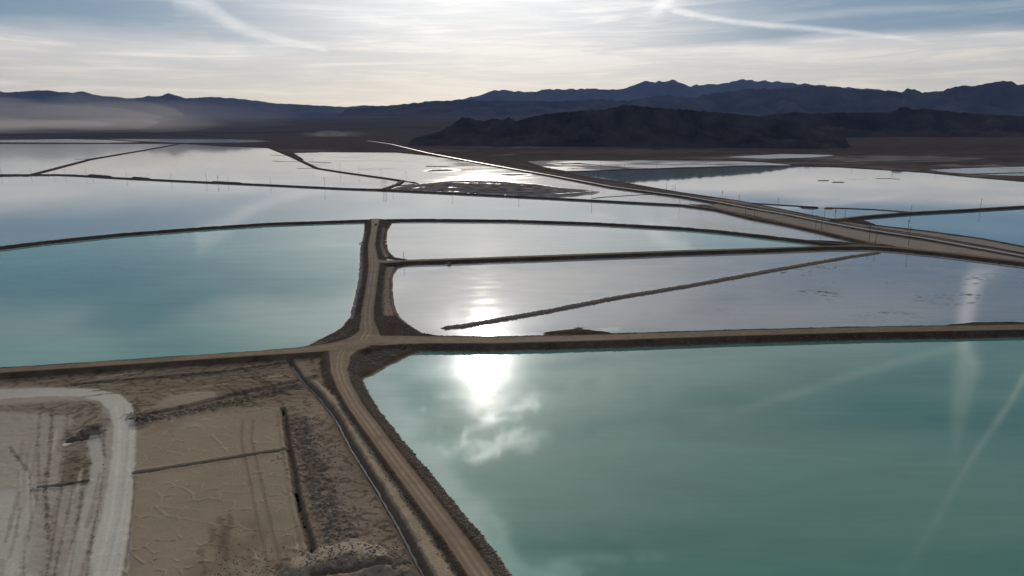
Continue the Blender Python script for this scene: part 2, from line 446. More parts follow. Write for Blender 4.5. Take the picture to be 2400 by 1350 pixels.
# ---- ponds, by their corner points on the water level
def GP(L, z=0.0): return [G(x, y, z) for x, y in L]
PONDS = [  # name-label, colour, roughness, outline
 ('green brine pond filling the lower right below the long causeway', (.112, .262, .205), .045,
  [(3900, 760), (2400, 770), (1700, 785), (1160, 800), (960, 805), (850, 830), (805, 880), (833, 950), (923, 1071), (1076, 1272), (1190, 1440), (1490, 1900), (3900, 1900)]),
 ('turquoise brine pond left of the upright road, bounded by the curved dike', (.13, .31, .265), .05,
  [(-1500, 600), (0, 577), (277, 547), (477, 532), (633, 522), (800, 517), (877, 514), (868, 600), (860, 700), (850, 790), (700, 823), (400, 843), (0, 868), (-1500, 900)]),
 ('pale brine pond narrowing to a green tip right of the upright road', (.44, .44, .40), .055,
  [(880, 514), (1100, 513), (1200, 517), (1400, 523), (1600, 533), (1773, 550), (1877, 562), (1993, 574), (1933, 577), (1600, 588), (1300, 599), (1045, 608), (880, 613)]),
 ('lavender grey salt pond above the diagonal rubble ridge', (.235, .24, .235), .05,
  [(880, 613), (1045, 608), (1300, 599), (1600, 588), (1933, 577), (2056, 588), (1987, 601), (1804, 633), (1621, 667), (1437, 697), (1300, 724), (1193, 743), (1042, 766), (1100, 798), (1000, 798), (860, 790), (868, 700)]),
 ('blue grey salt pond with dark flecks below the diagonal rubble ridge', (.18, .20, .215), .06,
  [(2056, 588), (2100, 582), (2233, 595), (2400, 616), (3900, 690), (3900, 750), (2400, 764), (2000, 772), (1700, 781), (1100, 798), (1042, 766), (1193, 743), (1300, 724), (1437, 697), (1621, 667), (1804, 633), (1987, 601)]),
 ('long silvery brine pond above the curved dike', (.20, .27, .275), .04,
  [(-1500, 430), (0, 410), (187, 410), (433, 423), (800, 440), (1100, 453), (1300, 463), (1600, 478), (1683, 490), (1767, 510), (1850, 525), (1933, 543), (2033, 568), (1993, 573), (1877, 562), (1773, 550), (1600, 533), (1400, 523), (1200, 517), (1000, 514), (800, 517), (633, 522), (477, 532), (277, 547), (0, 577), (-1500, 600)]),
 ('blue pond at the right edge below the long bank', (.06, .19, .255), .05,
  [(1995, 514), (2033, 505), (2133, 497), (2267, 490), (2400, 483), (3900, 470), (3900, 640), (2400, 580), (2300, 560), (2167, 541), (2033, 526)]),
 ('wide mirror pond with mud islets beyond the paved road', (.17, .225, .25), .03,
  [(1330, 403), (1467, 397), (1600, 393), (1733, 389), (1873, 388), (1967, 390), (2167, 402), (2267, 412), (2400, 423), (3900, 450), (3900, 468), (2400, 483), (2267, 490), (2133, 497), (2033, 505), (1950, 513), (1833, 490), (1733, 470), (1600, 451), (1467, 428), (1367, 412)]),
 ('grey green pond at the far left behind the slanting dike', (.30, .40, .41), .06,
  [(-1500, 337), (0, 336), (133, 336), (420, 336), (333, 352), (213, 372), (73, 408), (-1500, 412)]),
 ('pinkish pale pond between the slanting dike and the spit dike', (.34, .32, .32), .04,
  [(420, 336), (533, 342), (633, 346), (687, 367), (743, 393), (800, 402), (910, 418), (943, 424), (900, 442), (800, 440), (433, 423), (187, 409), (73, 408), (213, 372), (333, 352)]),
 ('bright wet salt flat in the middle distance under the sun', (.36, .35, .35), .09,
  [(690, 359), (760, 357), (930, 358), (1010, 366), (1100, 380), (1200, 397), (1300, 414), (1433, 438), (1600, 462), (1680, 480), (1600, 478), (1300, 463), (1100, 453), (933, 445), (910, 440), (943, 424), (910, 418), (800, 402), (743, 393)]),
 ('thin far pond across the left end of the valley floor', (.26, .30, .31), .06,
  [(60, 317), (230, 316), (360, 319), (480, 322), (600, 327), (640, 331), (560, 334), (420, 334.5), (333, 331), (253, 326), (140, 323)]),
 ('far pale flat at the left edge above the grey green pond', (.25, .25, .26), .12,
  [(-1500, 316), (20, 319), (110, 322), (253, 328), (333, 333), (250, 334.5), (0, 333.5), (-1500, 333)]),
 ('pale salt flat beyond the paved road below the dark hill', (.42, .40, .40), .35,
  [(1235, 378), (1330, 377), (1500, 376), (1700, 377), (1790, 381), (1860, 387), (1733, 388), (1600, 392), (1467, 396), (1330, 401), (1280, 392)]),
 ('pale strip of salt at the far right under the plain', (.36, .35, .36), .22,
  [(2180, 398), (2270, 394), (2400, 391), (3900, 388), (3900, 425), (2400, 412), (2300, 409), (2220, 404)]),
 ('narrow white salt pan right of the far pond corner', (.34, .33, .34), .25,
  [(1700, 368), (1830, 361), (1900, 362), (1960, 364), (1900, 369), (1800, 372)]),
]
# pond index per cell
pidx = np.full(PX.shape, -1, np.int16)
WX = PX + N_ws * np.minimum(CELL * 1.2 + 1.0, 6) ; WY = PY + N_l * np.minimum(CELL * 2.0 + 2.0, 14)
for k, (lab, colr, rg, outl) in enumerate(PONDS):
    P = GP(outl)
    sl_ = box_slice(P + [P[0]], 20)
    if sl_ is None: continue
    pidx[sl_] = np.where(in_poly(WX[sl_], WY[sl_], P), k, pidx[sl_])
flats = [10, 12, 13, 14, 15]
land = blur((pidx < 0).astype(np.float32), 2)
H = -1.2 + 2.1 * land + N_x * 0.25 + N_l * 0.18 + N_m * 0.06
H = H.astype(np.float32)

# land colour: desert mud, darker and browner far off
COL = np.zeros(PX.shape + (4,), np.float32)
t = fbm(PX / 70.0, PY / 25.0, 4, 8)[..., None]
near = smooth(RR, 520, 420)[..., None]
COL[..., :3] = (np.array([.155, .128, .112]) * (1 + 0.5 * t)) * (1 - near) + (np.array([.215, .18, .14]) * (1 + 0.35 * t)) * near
COL[..., 3] = 0.9
# patches of salt on the far valley floor
far_p = smooth(fbm(PX / 260.0, PY / 90.0, 5, 21), 0.18, 0.45) * smooth(RR, 1500, 1900) * smooth(RR, 3300, 2300) * smooth(AA, 0.10, 0.35)
COL[..., :3] += far_p[..., None] * 0.16
FARP = [([(1870, 373), (2000, 364), (2200, 366), (2330, 372), (2250, 378), (2000, 379)], (.42, .40, .39)), ([(2160, 388), (2300, 386), (2400, 387), (2300, 391)], (.5, .48, .48)),
        ([(1620, 370), (1760, 362), (1900, 366), (1780, 376)], (.34, .31, .30)), ([(1930, 393), (2080, 391), (2180, 396), (2050, 399)], (.30, .27, .25)), ([(2030, 380), (2230, 381), (2400, 384), (2200, 386)], (.10, .085, .08)),
        ([(860, 352), (1010, 349), (1120, 354), (980, 357)], (.30, .27, .26)), ([(640, 349), (760, 350), (820, 355), (700, 357)], (.34, .31, .30)), ([(1130, 357), (1500, 350), (1700, 354), (1500, 362)], (.24, .20, .18)),
        ([(1150, 362), (1210, 362), (1180, 366)], (.42, .38, .34)), ([(1060, 343), (1300, 342), (1440, 345), (1250, 346)], (.33, .30, .29)), ([(0, 312), (200, 313), (420, 317), (200, 316)], (.33, .31, .31)),
        ([(1450, 346), (2000, 343), (2400, 347), (2400, 353), (1800, 356)], (.12, .105, .09))]
for outl, c_ in FARP:
    P = GP(outl, .9); s = box_slice(P + [P[0]], 30)
    if s is None: continue
    w_ = CELL[s] * 3 + 4
    m_ = in_poly(PX[s] + N_x[s] * w_ * 3 + N_ws[s] * w_ * 2, PY[s] + N_x[s] * w_ * 9 + N_ws[s] * w_ * 6, P).astype(np.float32)
    m_ = (blur(m_, 2) * smooth(fbm(PX[s] / 120, PY[s] / 40, 4, 23), -.35, .1))[..., None] * .85
    COL[s][..., :3] = COL[s][..., :3] * (1 - m_) + np.array(c_) * m_
ROAD = np.zeros(PX.shape, np.float32)       # road membership
BERM = np.zeros(PX.shape, np.float32)
SALT = np.zeros(PX.shape, np.float32)

def smax(a, c, k):
    h = np.maximum(k - np.abs(a - c), 0) / k
    return np.maximum(a, c) + h * h * k * 0.25

HB = np.maximum(H, 0).copy()
def berm(path, hw, top, slope=0.5, rough=1.0, road=None, k=0.7, colr=None, mark=True):
    """an embankment: pixel path of its crest, half widths, crest height"""
    path = list(path); hw = list(hw) if isinstance(hw, (list, tuple)) else [hw] * len(path)
    if isinstance(road, (list, tuple)): road = list(road)
    def ext(a, c_, t_): return (c_[0] + (c_[0] - a[0]) * t_, c_[1] + (c_[1] - a[1]) * t_)
    if path[-1][0] > 2500 or path[-1][1] > 1400:           # carry it on past the frame
        path.append(ext(path[-2], path[-1], 900 / max(path[-1][0] - path[-2][0], 150))); hw.append(hw[-1])
        if isinstance(road, list): road.append(road[-1])
    if path[0][0] <= -300:
        path.insert(0, ext(path[1], path[0], 3.2)); hw.insert(0, hw[0])
        if isinstance(road, list): road.insert(0, road[0])
    n_ = len(path)
    hws = hw
    P = [G(x, y, top) for x, y in path]
    full = box_slice(P, max(hws) + (top + 1.6) / slope + 8)
    if full is None: return
    oi, oj = full[0].start, full[1].start
    Zt = np.full(PX[full].shape, -99, np.float32); Dt = np.full(Zt.shape, 99, np.float32)
    for i in range(n_ - 1):
        s = box_slice([P[i], P[i + 1]], max(hws) + (top + 1.6) / slope + 8)
        if s is None: continue
        l_ = (slice(max(s[0].start - oi, 0), s[0].stop - oi), slice(max(s[1].start - oj, 0), s[1].stop - oj))
        s = (slice(oi + l_[0].start, min(s[0].stop, full[0].stop)), slice(oj + l_[1].start, min(s[1].stop, full[1].stop)))
        l_ = (slice(s[0].start - oi, s[0].stop - oi), slice(s[1].start - oj, s[1].stop - oj))
        d, tt = seg_d(PX[s], PY[s], P[i], P[i + 1], hws[i], hws[i + 1])
        Dt[l_] = np.minimum(Dt[l_], d)
        if road:
            rw = road if isinstance(road, (list, tuple)) else [road] * n_
            d2, _ = seg_d(PX[s], PY[s], P[i], P[i + 1], rw[i], rw[i + 1])
            d2 = d2 + N_m[s] * 0.5 - np.maximum(0, CELL[s] * 0.6 - 1.5)
            ROAD[s] = np.maximum(ROAD[s], smooth(d2, 0.5, -0.5))
    s = full
    near_ = Dt < 98
    d = Dt - np.maximum(0, CELL[s] * 1.1 - 2.0) + (N_m[s] * 1.0 + N_l[s] * 0.9 + N_f[s] * 0.35) * rough
    z = top - np.maximum(d, 0) * slope + (N_f[s] * 0.18 + N_m[s] * 0.22) * rough * smooth(d, -1, 1.5) + N_l[s] * 0.08
    H[s] = np.where(near_, smax(H[s], z.astype(np.float32), k), H[s])
    if mark: BERM[s] = np.maximum(BERM[s], smooth(d, (top + 1.2) / slope, (top + 0.2) / slope) * near_)
    if colr is not None:
        m_ = (smooth(d, 3.0, 0.5) * near_)[..., None]
        COL[s][..., :3] = COL[s][..., :3] * (1 - m_) + np.array(colr) * m_

def paint(path, hw, colr, amt=1.0, soft=1.0, z=0.8, wob=0.6, poly=False, rgh=None):
    P = [G(x, y, z) for x, y in path]
    n_ = len(P)
    hws = hw if isinstance(hw, (list, tuple)) else [hw] * n_
    if poly:
        s = box_slice(P + [P[0]], 12)
        if s is None: return
        w = hws[0]
        m_ = in_poly(PX[s] + N_ws[s] * 6 * wob + N_m[s] * 2.2 * wob, PY[s] + N_l[s] * 9 * wob + N_m[s] * 2.5 * wob, P).astype(np.float32)
        m_ = blur(m_, max(1, int(soft)))
        if soft > 6: m_ = m_ * (.25 + .75 * smooth(pn(PX[s] / 5, PY[s] / 9, 77) + .5 * N_m[s], -.25, .2))
        m_ = m_ * amt
        COL[s][..., :3] = COL[s][..., :3] * (1 - m_[..., None]) + np.array(colr) * m_[..., None]
        return
    ms = None
    s = box_slice(P, max(hws) + soft + 4)
    if s is None: return
    m_ = np.zeros(PX[s].shape, np.float32)
    for i in range(n_ - 1):
        d, _ = seg_d(PX[s], PY[s], P[i], P[i + 1], hws[i], hws[i + 1])
        m_ = np.maximum(m_, smooth(d + (N_m[s] + N_f[s] * .5) * wob, soft, -soft * 0.3))
    m_ = m_ * amt
    COL[s][..., :3] = COL[s][..., :3] * (1 - m_[..., None]) + np.array(colr) * m_[..., None]

def carve(path, hw, depth, z=0.8, edge=0.0, wob=0.4, slope=1.0, dark=None):
    """a ditch (depth > 0) or a ridge (depth < 0)"""
    P = [G(x, y, z) for x, y in path]
    n_ = len(P)
    hws = hw if isinstance(hw, (list, tuple)) else [hw] * n_
    s = box_slice(P, max(hws) + abs(depth) / slope + 5)
    if s is None: return
    dm = np.full(PX[s].shape, 1e3, np.float32)
    for i in range(n_ - 1):
        d, _ = seg_d(PX[s], PY[s], P[i], P[i + 1], hws[i], hws[i + 1])
        dm = np.minimum(dm, d)
    dm = dm + (N_m[s] + N_f[s] * 0.6) * wob
    f = np.clip(1 - np.maximum(dm, 0) * slope / abs(depth), 0, 1)
    H[s] -= f * depth
    if edge:
        H[s] += edge * np.exp(-((dm - abs(depth) / slope - 0.5) / 0.6) ** 2) * (0.5 + N_m[s] + 0.5)
    if dark is not None:
        m_ = smooth(dm, 0.9, 0.0)[..., None]
        COL[s][..., :3] = COL[s][..., :3] * (1 - m_) + np.array(dark) * m_

TAN = (.235, .195, .155)
# ---- the land at the lower left: salt crust, mud and tracks
LAND = [(-1500, 880), (0, 872), (400, 850), (700, 830), (800, 830), (800, 870), (833, 950), (923, 1071), (1076, 1272), (1190, 1440), (1490, 1900), (-1500, 1900)]
sL = box_slice(GP(LAND, .8) + [G(-1500, 880, .8)], 10)
MUD = (.265, .228, .178)
paint([(300, 975), (655, 952), (740, 1330), (760, 1900), (280, 1900), (310, 1110)], 1, MUD, 1.0, 2, wob=.4, poly=True)
paint([(320, 905), (700, 880), (720, 920), (560, 950), (330, 985)], 1, (.17, .13, .10), .6, 9, poly=True)
paint([(0, 880), (690, 850), (690, 870), (350, 895), (0, 905)], 1, (.20, .165, .135), .8, 2, poly=True)
paint([(400, 925), (500, 912), (510, 935), (370, 962), (330, 965)], 1, (.30, .26, .205), .9, 2, wob=.5, poly=True)
paint([(690, 960), (745, 985), (860, 1180), (960, 1360), (740, 1330), (690, 1100)], 1, (.215, .18, .15), .9, 3, poly=True)
paint([(672, 1000), (700, 1010), (745, 1180), (790, 1290), (745, 1310), (700, 1140)], 1, (.15, .115, .085), .6, 8, poly=True)
paint([(330, 975), (420, 965), (400, 1005), (330, 1030)], 1, (.17, .135, .10), .5, 9, poly=True)
paint([(480, 1220), (560, 1200), (720, 1240), (740, 1400), (430, 1400)], 1, (.15, .115, .09), .55, 12, wob=1.6, poly=True)
paint([(-1500, 905), (80, 905), (270, 925), (310, 990), (295, 1200), (270, 1900), (-1500, 1900)], 1, (.33, .315, .285), .95, 3, wob=.4, poly=True)
paint([(-1500, 1180), (60, 1150), (80, 1250), (75, 1900), (-1500, 1900)], 1, (.43, .425, .41), .8, 4, poly=True)
paint([(-100, 960), (140, 938), (235, 945), (262, 985), (215, 1060), (205, 1130), (145, 1140), (140, 1060), (168, 975)], 1, (.21, .18, .145), .8, 2, wob=.5, poly=True)
paint([(158, 1062), (215, 1050), (213, 1135), (145, 1137)], 1, (.15, .125, .09), .75, 1, poly=True)
# white haul road bending down the left
WR = [(-1500, 930), (0, 924), (118, 919), (205, 921), (255, 932), (283, 955), (293, 997), (291, 1056), (283, 1134), (272, 1213), (253, 1291), (236, 1360), (215, 1450)]
paint(WR, [5.5, 5.5, 4.5, 4.0, 3.8, 3.6, 3.3, 3.2, 3.3, 3.5, 3.8, 4.0, 4.2], (.47, .465, .445), .97, .9)
for off, c_ in ((-1.3, .60), (0.9, .40), (1.6, .57)):
    paint([(x + off * 9, y) for x, y in WR[5:]], .35, (c_ * .95, c_ * .94, c_ * .91), .5, .4)
for pts in ([(96, 955), (92, 1040), (88, 1140), (60, 1300), (50, 1400)], [(128, 960), (118, 1060), (110, 1140), (118, 1260)],
            [(160, 945), (150, 1070), (136, 1150), (115, 1300), (90, 1420)], [(245, 1025), (247, 1080), (235, 1170), (215, 1270), (190, 1400)],
            [(172, 1145), (150, 1230), (130, 1350)], [(195, 1145), (180, 1240), (150, 1400)], [(20, 1050), (70, 1110), (78, 1170)]):
    pts = [(x_ + random.uniform(-6, 6), y_) for x_, y_ in pts]
    paint(pts, random.uniform(.2, .6), (.17, .15, .125), random.uniform(.35, .75), .6, wob=.9)
    carve(pts, .15, random.uniform(.05, .18), slope=.5)
paint([(218, 1030), (232, 1085), (215, 1180), (190, 1270), (150, 1400)], 1.6, (.40, .39, .37), .8, .6)
for k_ in range(34):                                     # streaks of dry salt and tyre marks over the left apron
    x0 = random.uniform(-60, 255); y0 = random.uniform(950, 1330)
    L_ = random.uniform(30, 130); s_ = random.uniform(-.25, .12)
    paint([(x0, y0), (x0 + s_ * L_ * .5, y0 + L_ * .5), (x0 + s_ * L_ - 3, y0 + L_)], random.uniform(.15, .5), random.choice([(.48, .47, .45), (.22, .195, .165), (.25, .23, .20)]), .5, .4)
for k_ in range(26):                                     # tyre tracks in the mud strips at the top of the land
    x0 = random.uniform(150, 640); y0 = 900 - x0 * .04 + random.uniform(-14, 50)
    paint([(x0, y0), (x0 + 60, y0 - random.uniform(2, 10)), (x0 + random.uniform(90, 170), y0 - random.uniform(5, 26))], random.uniform(.2, .5), random.choice([(.13, .10, .08), (.12, .095, .075), (.31, .27, .22)]), .7, .4)
for k_ in range(18):
    x0 = random.uniform(520, 690); y0 = random.uniform(868, 925)
    paint([(x0, y0), (x0 + 18, y0 + 9), (x0 + 50, y0 + random.uniform(4, 16))], .4, (.10, .08, .065), .8, .4)
# long wheel tracks down the mud field
for x0, x1 in ((568, 625), (592, 655)):
    paint([(x0, 985), (x0 - 4, 1030), ((x0 + x1) / 2 - 12, 1130), (x1 - 20, 1240), (x1, 1320)], .45, (.19, .155, .12), .6, .5)
    carve([(x0, 985), (x0 - 4, 1030), ((x0 + x1) / 2 - 12, 1130), (x1 - 20, 1240), (x1, 1320)], .25, .12, slope=.4)
for pts in ([(515, 1215), (525, 1235), (515, 1290)], [(540, 1205), (530, 1260), (528, 1310)], [(500, 1240), (495, 1270)], [(470, 1290), (480, 1340)]):
    paint(pts, .45, (.13, .10, .08), .6, .9, wob=1.6)
pass
pass

# polygonal salt ridges on the mud field (real relief)
if sL is not None:
    x, y = PX[sL], PY[sL]
    xs = (x + N_l[sL] * 5 + N_m[sL] * 1.6) / 6.2; ys = (y + N_x[sL] * 5 - N_m[sL] * 1.6) / 5.2
    xi = np.floor(xs).astype(int); yi = np.floor(ys).astype(int)
    jx = rng.random((64, 64)); jy = rng.random((64, 64))
    d1 = np.full(x.shape, 9.0); d2 = np.full(x.shape, 9.0)
    for ox in (-1, 0, 1):
        for oy in (-1, 0, 1):
            cx = xi + ox; cy = yi + oy
            dd = np.hypot(cx + jx[cx & 63, cy & 63] - xs, cy + jy[cx & 63, cy & 63] - ys)
            d2 = np.where(dd < d1, d1, np.minimum(d2, dd)); d1 = np.minimum(d1, dd)
    e = (d2 - d1) * 5.6 / (.7 + .6 * smooth(N_l[sL], -.4, .4))
    br = smooth(pn(x / 8, y / 8, 31), -.30, .10)
    mudm = in_poly(x, y, [G(*q, .8) for q in [(300, 985), (655, 960), (680, 1050), (740, 1330), (760, 1440), (240, 1440), (300, 1110)]]).astype(np.float32)
    amp = np.maximum(blur(mudm, 2) * br * .30, .07)
    inl = in_poly(x, y, GP(LAND, .8))
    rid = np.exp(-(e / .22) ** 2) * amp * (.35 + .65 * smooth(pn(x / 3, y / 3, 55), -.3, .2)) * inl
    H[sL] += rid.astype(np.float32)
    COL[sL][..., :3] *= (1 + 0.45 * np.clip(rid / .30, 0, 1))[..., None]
    # lumpy ground between the ditches
    lump = (ridged(x / 5, y / 5, 3, 40) - .5) * .5 + N_f[sL] * .22
    rough_m = 1 - blur(mudm, 4)
    wr = smooth(np.abs(x * 0), 1, 0)
    H[sL] += (lump * rough_m * inl * .55).astype(np.float32) * smooth(COL[sL][..., 0], .42, .28)
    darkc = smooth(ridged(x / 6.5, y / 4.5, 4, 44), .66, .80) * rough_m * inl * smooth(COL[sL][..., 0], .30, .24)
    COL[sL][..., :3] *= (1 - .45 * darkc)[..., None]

DK = (.11, .09, .07)
carve([(173, 904), (353, 887), (510, 875), (667, 853)], .5, 1.0, edge=.35, dark=DK)
carve([(330, 978), (432, 955), (550, 926), (699, 893), (735, 885)], .7, 1.2, edge=.4, dark=DK)
carve([(315, 1109), (471, 1085), (569, 1069), (675, 1054)], .35, .9, edge=.15, slope=1.3, dark=DK)
carve([(663, 957), (675, 1040), (683, 1079), (695, 1154), (707, 1205), (723, 1260), (736, 1311)], .45, 1.1, edge=.3, slope=1.3, dark=DK)
carve([(312, 1115), (308, 1180), (300, 1250), (285, 1350)], .2, .5, slope=1)
carve([(90, 1144), (140, 1140), (204, 1130)], .25, .45, edge=.3, dark=DK)
# spoil along the ditches: clods
for pts, w, hgt in (([(330, 990), (440, 968), (560, 940), (700, 905)], 1.6, .9), ([(700, 985), (715, 1040), (740, 1100), (765, 1180), (810, 1270)], 2.6, .7),
                    ([(310, 975), (340, 985), (330, 995)], 1.8, 1.2), ([(420, 882), (560, 868), (650, 858)], 1.2, .5)):
    P = [G(*q, .8) for q in pts]; s = box_slice(P, 9)
    dm = np.min([seg_d(PX[s], PY[s], P[i], P[i + 1], w, w)[0] for i in range(len(P) - 1)], 0)
    lumps = np.clip(ridged(PX[s] / 3.2, PY[s] / 3.2, 3, 60) - .45, 0, 1) * 2.0
    f = smooth(dm, 3.5, -.5) * lumps
    H[s] += (f * hgt).astype(np.float32)
    m_ = (smooth(dm, 2.5, 0) * smooth(lumps, .1, .6))[..., None] * .7
    COL[s][..., :3] = COL[s][..., :3] * (1 - m_) + np.array((.13, .11, .10)) * m_
# mound at the bottom edge, pit with brush
carve([(712, 1332), (760, 1318), (830, 1300), (880, 1315)], 3.0, -2.0, slope=.45, wob=2.2)
paint([(705, 1326), (760, 1310), (830, 1293), (885, 1308)], 2.0, (.37, .325, .27), .85, 1.2, wob=1.4)
paint([(310, 1112), (306, 1200), (290, 1340)], .5, (.40, .38, .34), .6, .6)
carve([(740, 1380), (850, 1345), (960, 1335)], 1.5, -1.2, slope=.5, wob=1.6)
carve([(735, 1352), (830, 1345), (930, 1330), (985, 1322)], .5, .9, dark=DK)
carve([(198, 1021), (222, 1018)], .9, 1.5, edge=.8, wob=2.0, slope=.8, dark=(.06, .05, .045))
carve([(165, 1034), (200, 1030)], .8, .8, wob=1.2, dark=(.10, .085, .07))
paint([(155, 1042), (180, 1034)], .8, (.55, .55, .56), .9, .5)

# the bank between the canal and the near road, then the canal itself
paint([(700, 850), (740, 905), (800, 960), (850, 1040), (960, 1220), (1050, 1380), (1100, 1450)], 1.5, (.27, .235, .19), .5, 2)
CAN = [(680, 850), (707, 891), (746, 930), (786, 981), (825, 1056), (884, 1150), (931, 1232), (974, 1315), (1000, 1360), (1030, 1420)]
paint([(x + 30 + (y - 850) * .06, y) for x, y in CAN[2:]], 2.0, (.34, .295, .235), .9, .8)

# ---- embankments and dikes (crest path in the photograph, crest height above the brine)
# far dikes first
berm([(-300, 337), (0, 336), (133, 336), (420, 336)], 1.5, 1.6)
berm([(0, 328), (150, 325), (253, 327), (333, 332), (420, 335.5), (533, 342), (633, 346)], 1.2, 1.5)
berm([(230, 316), (367, 318.5), (500, 323), (633, 330), (720, 333)], 1.0, 1.2)
berm([(60, 410), (73, 408), (213, 372), (333, 352), (423, 336)], [3.2, 3.0, 2.6, 2.4, 2.4], 2.0, road=1.6)
berm([(633, 346), (687, 367), (743, 393), (800, 402), (910, 417), (943, 422), (933, 430), (900, 441)], 2.4, 2.0, road=1.5)
berm([(640, 377), (665, 379), (700, 378)], [1.2, 1.8, 1.5], .5, rough=1.6)
berm([(636, 363), (668, 365)], 1.0, .5)
berm([(698, 394), (735, 394)], 1.0, .5)
berm([(728, 379), (775, 381)], [2.5, .8], .6, rough=1.6)
berm([(178, 373), (215, 372)], [.8, 2], .6, rough=1.6)
berm([(945, 424), (965, 426), (980, 430)], [2.5, 3.5, 1.0], .9, rough=2.2)
berm([(925, 436), (950, 433), (970, 431)], [2.2, 2.2, 1.0], .8, rough=2.2)
berm([(1002, 389), (1048, 389)], 3, .9, rough=2); berm([(1048, 389), (1170, 388)], .7, .5)
berm([(842, 396), (930, 395)], .9, .15, rough=1.5)
berm([(1320, 402), (1467, 397), (1600, 394), (1733, 389), (1873, 388), (1967, 390), (2167, 402), (2267, 412), (2400, 423), (2800, 445)], 1.6, 1.5)
berm([(1320, 384), (1355, 382), (1375, 384)], [3, 5, 2], 1.4, rough=2.0); berm([(1375, 384), (1420, 389), (1480, 396)], 1.0, .9)
berm([(1716, 370), (1790, 376), (1870, 387)], 1.2, 1.2)
berm([(1870, 388), (2100, 382), (2400, 379), (2800, 375)], 1.3, 1.2); 
berm([(2230, 408), (2400, 404), (2800, 399)], 1.2, 1.2)
# mud islets in the mirror pond
berm([(1640, 412.5), (1652, 412.5)], 2.4, .6, rough=1.2); berm([(1922, 422.5), (1938, 422.5)], 2.6, .8, rough=1.2)
berm([(1955, 426), (1974, 426)], 2.6, .9, rough=1.2); berm([(2055, 418), (2085, 418), (2108, 419.5)], [1.2, 2.2, 1.0], .5, rough=1.2)
berm([(1985, 421), (2030, 419)], .3, .12, slope=.3)
# speckled mud island in the bright flat
berm([(1000, 402), (1040, 401), (1060, 400)], [2, 3, 1], .15, slope=.05); berm([(1170, 410), (1240, 410)], [1, .5], .12, slope=.05)
berm([(1390, 464), (1420, 461), (1500, 456), (1560, 453)], [1.0, 1.0, .8, 3], .6, rough=1.4)
# the long straight dike
LONG = [(-300, 413), (0, 410), (73, 408.5), (133, 408), (187, 410), (267, 415), (433, 423), (633, 432), (800, 440), (933, 445), (1100, 453), (1300, 463), (1467, 472), (1600, 479), (1683, 490), (1767, 510), (1850, 525), (1933, 543), (2033, 567), (2060, 573)]
berm(LONG, 2.6, 2.2, road=1.7)
berm([(213, 408.5), (255, 411.5)], [2.5, 1], 3.2, rough=1.6); berm([(315, 414), (345, 416.5)], 1.5, 2.9); berm([(500, 424), (560, 427)], [1, 1.5], 2.9, rough=1.5)
# paved road and its parallel banks
MAIN = [(860, 330), (877, 332), (917, 338), (1000, 358), (1100, 377), (1200, 395), (1300, 412), (1433, 437), (1600, 459), (1683, 473), (1767, 489), (1850, 503), (1933, 520), (2033, 538), (2167, 558), (2300, 582), (2400, 600), (2700, 655)]
berm(MAIN, [4.0] * 8 + [4.2] * 10, 2.4, road=None, rough=.5, slope=.7)
UPP = [(1140, 374), (1213, 388), (1300, 402), (1367, 412), (1467, 428), (1600, 451), (1733, 470), (1833, 490), (1917, 507), (1950, 513), (2033, 525), (2167, 540), (2300, 558), (2400, 577), (2700, 628)]
berm(UPP, [1.2] * 7 + [1.8] * 8, 2.0, rough=.9, slope=.7)
berm([(1205, 372), (1240, 384), (1275, 396), (1300, 402)], 1.5, 1.4)
berm([(1300, 412), (1330, 405), (1345, 410), (1390, 420)], 3.0, 1.3, rough=2)
# right bank and thin dikes
berm([(1960, 514), (1983, 511), (2033, 505), (2133, 497), (2267, 490), (2400, 482), (2700, 470)], [4, 3.5, 3, 2.8, 2.6, 2.6, 2.6], 2.4, rough=.8, road=1.6)
berm([(1735, 472), (1760, 475), (1893, 483)], 1.2, 1.0); berm([(1885, 483), (1905, 484), (1912, 484)], [2, 3.2, 1], 1.9, rough=1.5)
berm([(1938, 486), (1946, 486)], [1, 2], 1.4, rough=1.2); berm([(1946, 486), (2050, 490), (2133, 496)], 1.0, .9)
berm([(1960, 516), (2010, 517), (2040, 524)], [6, 8, 4], 1.9, rough=1.6)
# curved dike round the big ponds
CURV = [(-300, 600), (0, 577), (100, 565), (277, 547), (477, 532), (633, 522), (800, 516.5), (880, 514), (1000, 513), (1200, 515), (1400, 521.5), (1600, 532.5), (1690, 540), (1773, 549), (1877, 561), (1933, 568), (1993, 573), (2050, 573)]
berm(CURV, 2.0, 2.4, rough=.7, road=1.2)
berm([(1900, 562), (1960, 566), (2010, 571)], [.5, 3, 2], 1.6, rough=2.0)
# lower bank of the right strip
LOWR = [(880, 613), (920, 612), (947, 611), (1045, 608), (1300, 599), (1600, 588), (1767, 583), (1933, 577), (2033, 576), (2100, 580), (2233, 594), (2400, 614), (2700, 655)]
berm(LOWR, [5.0, 5.0, 4.2, 4.2, 4.2, 4.2, 3.8, 3.0, 4, 4.5, 4.5, 4.8, 5], 2.4, rough=.8, road=[4.2, 4.2, 3.2, 3.0, 3.0, 3, 2.8, 2.2, 3, 3.4, 3.2, 3.2, 3.2])
berm([(2030, 571), (2060, 572), (2090, 577)], [3, 4, 3], 2.6, rough=1.4)
# the diagonal rubble ridge
RUB = [(1042, 766), (1089, 761), (1193, 743), (1300, 724), (1437, 697), (1621, 667), (1804, 633), (1987, 601), (2056, 591)]
berm(RUB, [.4, 1.4, 1.5, 1.4, 1.6, 1.5, 1.7, 1.6, 1.2], .85, slope=.45, rough=1.3, colr=(.26, .215, .17))
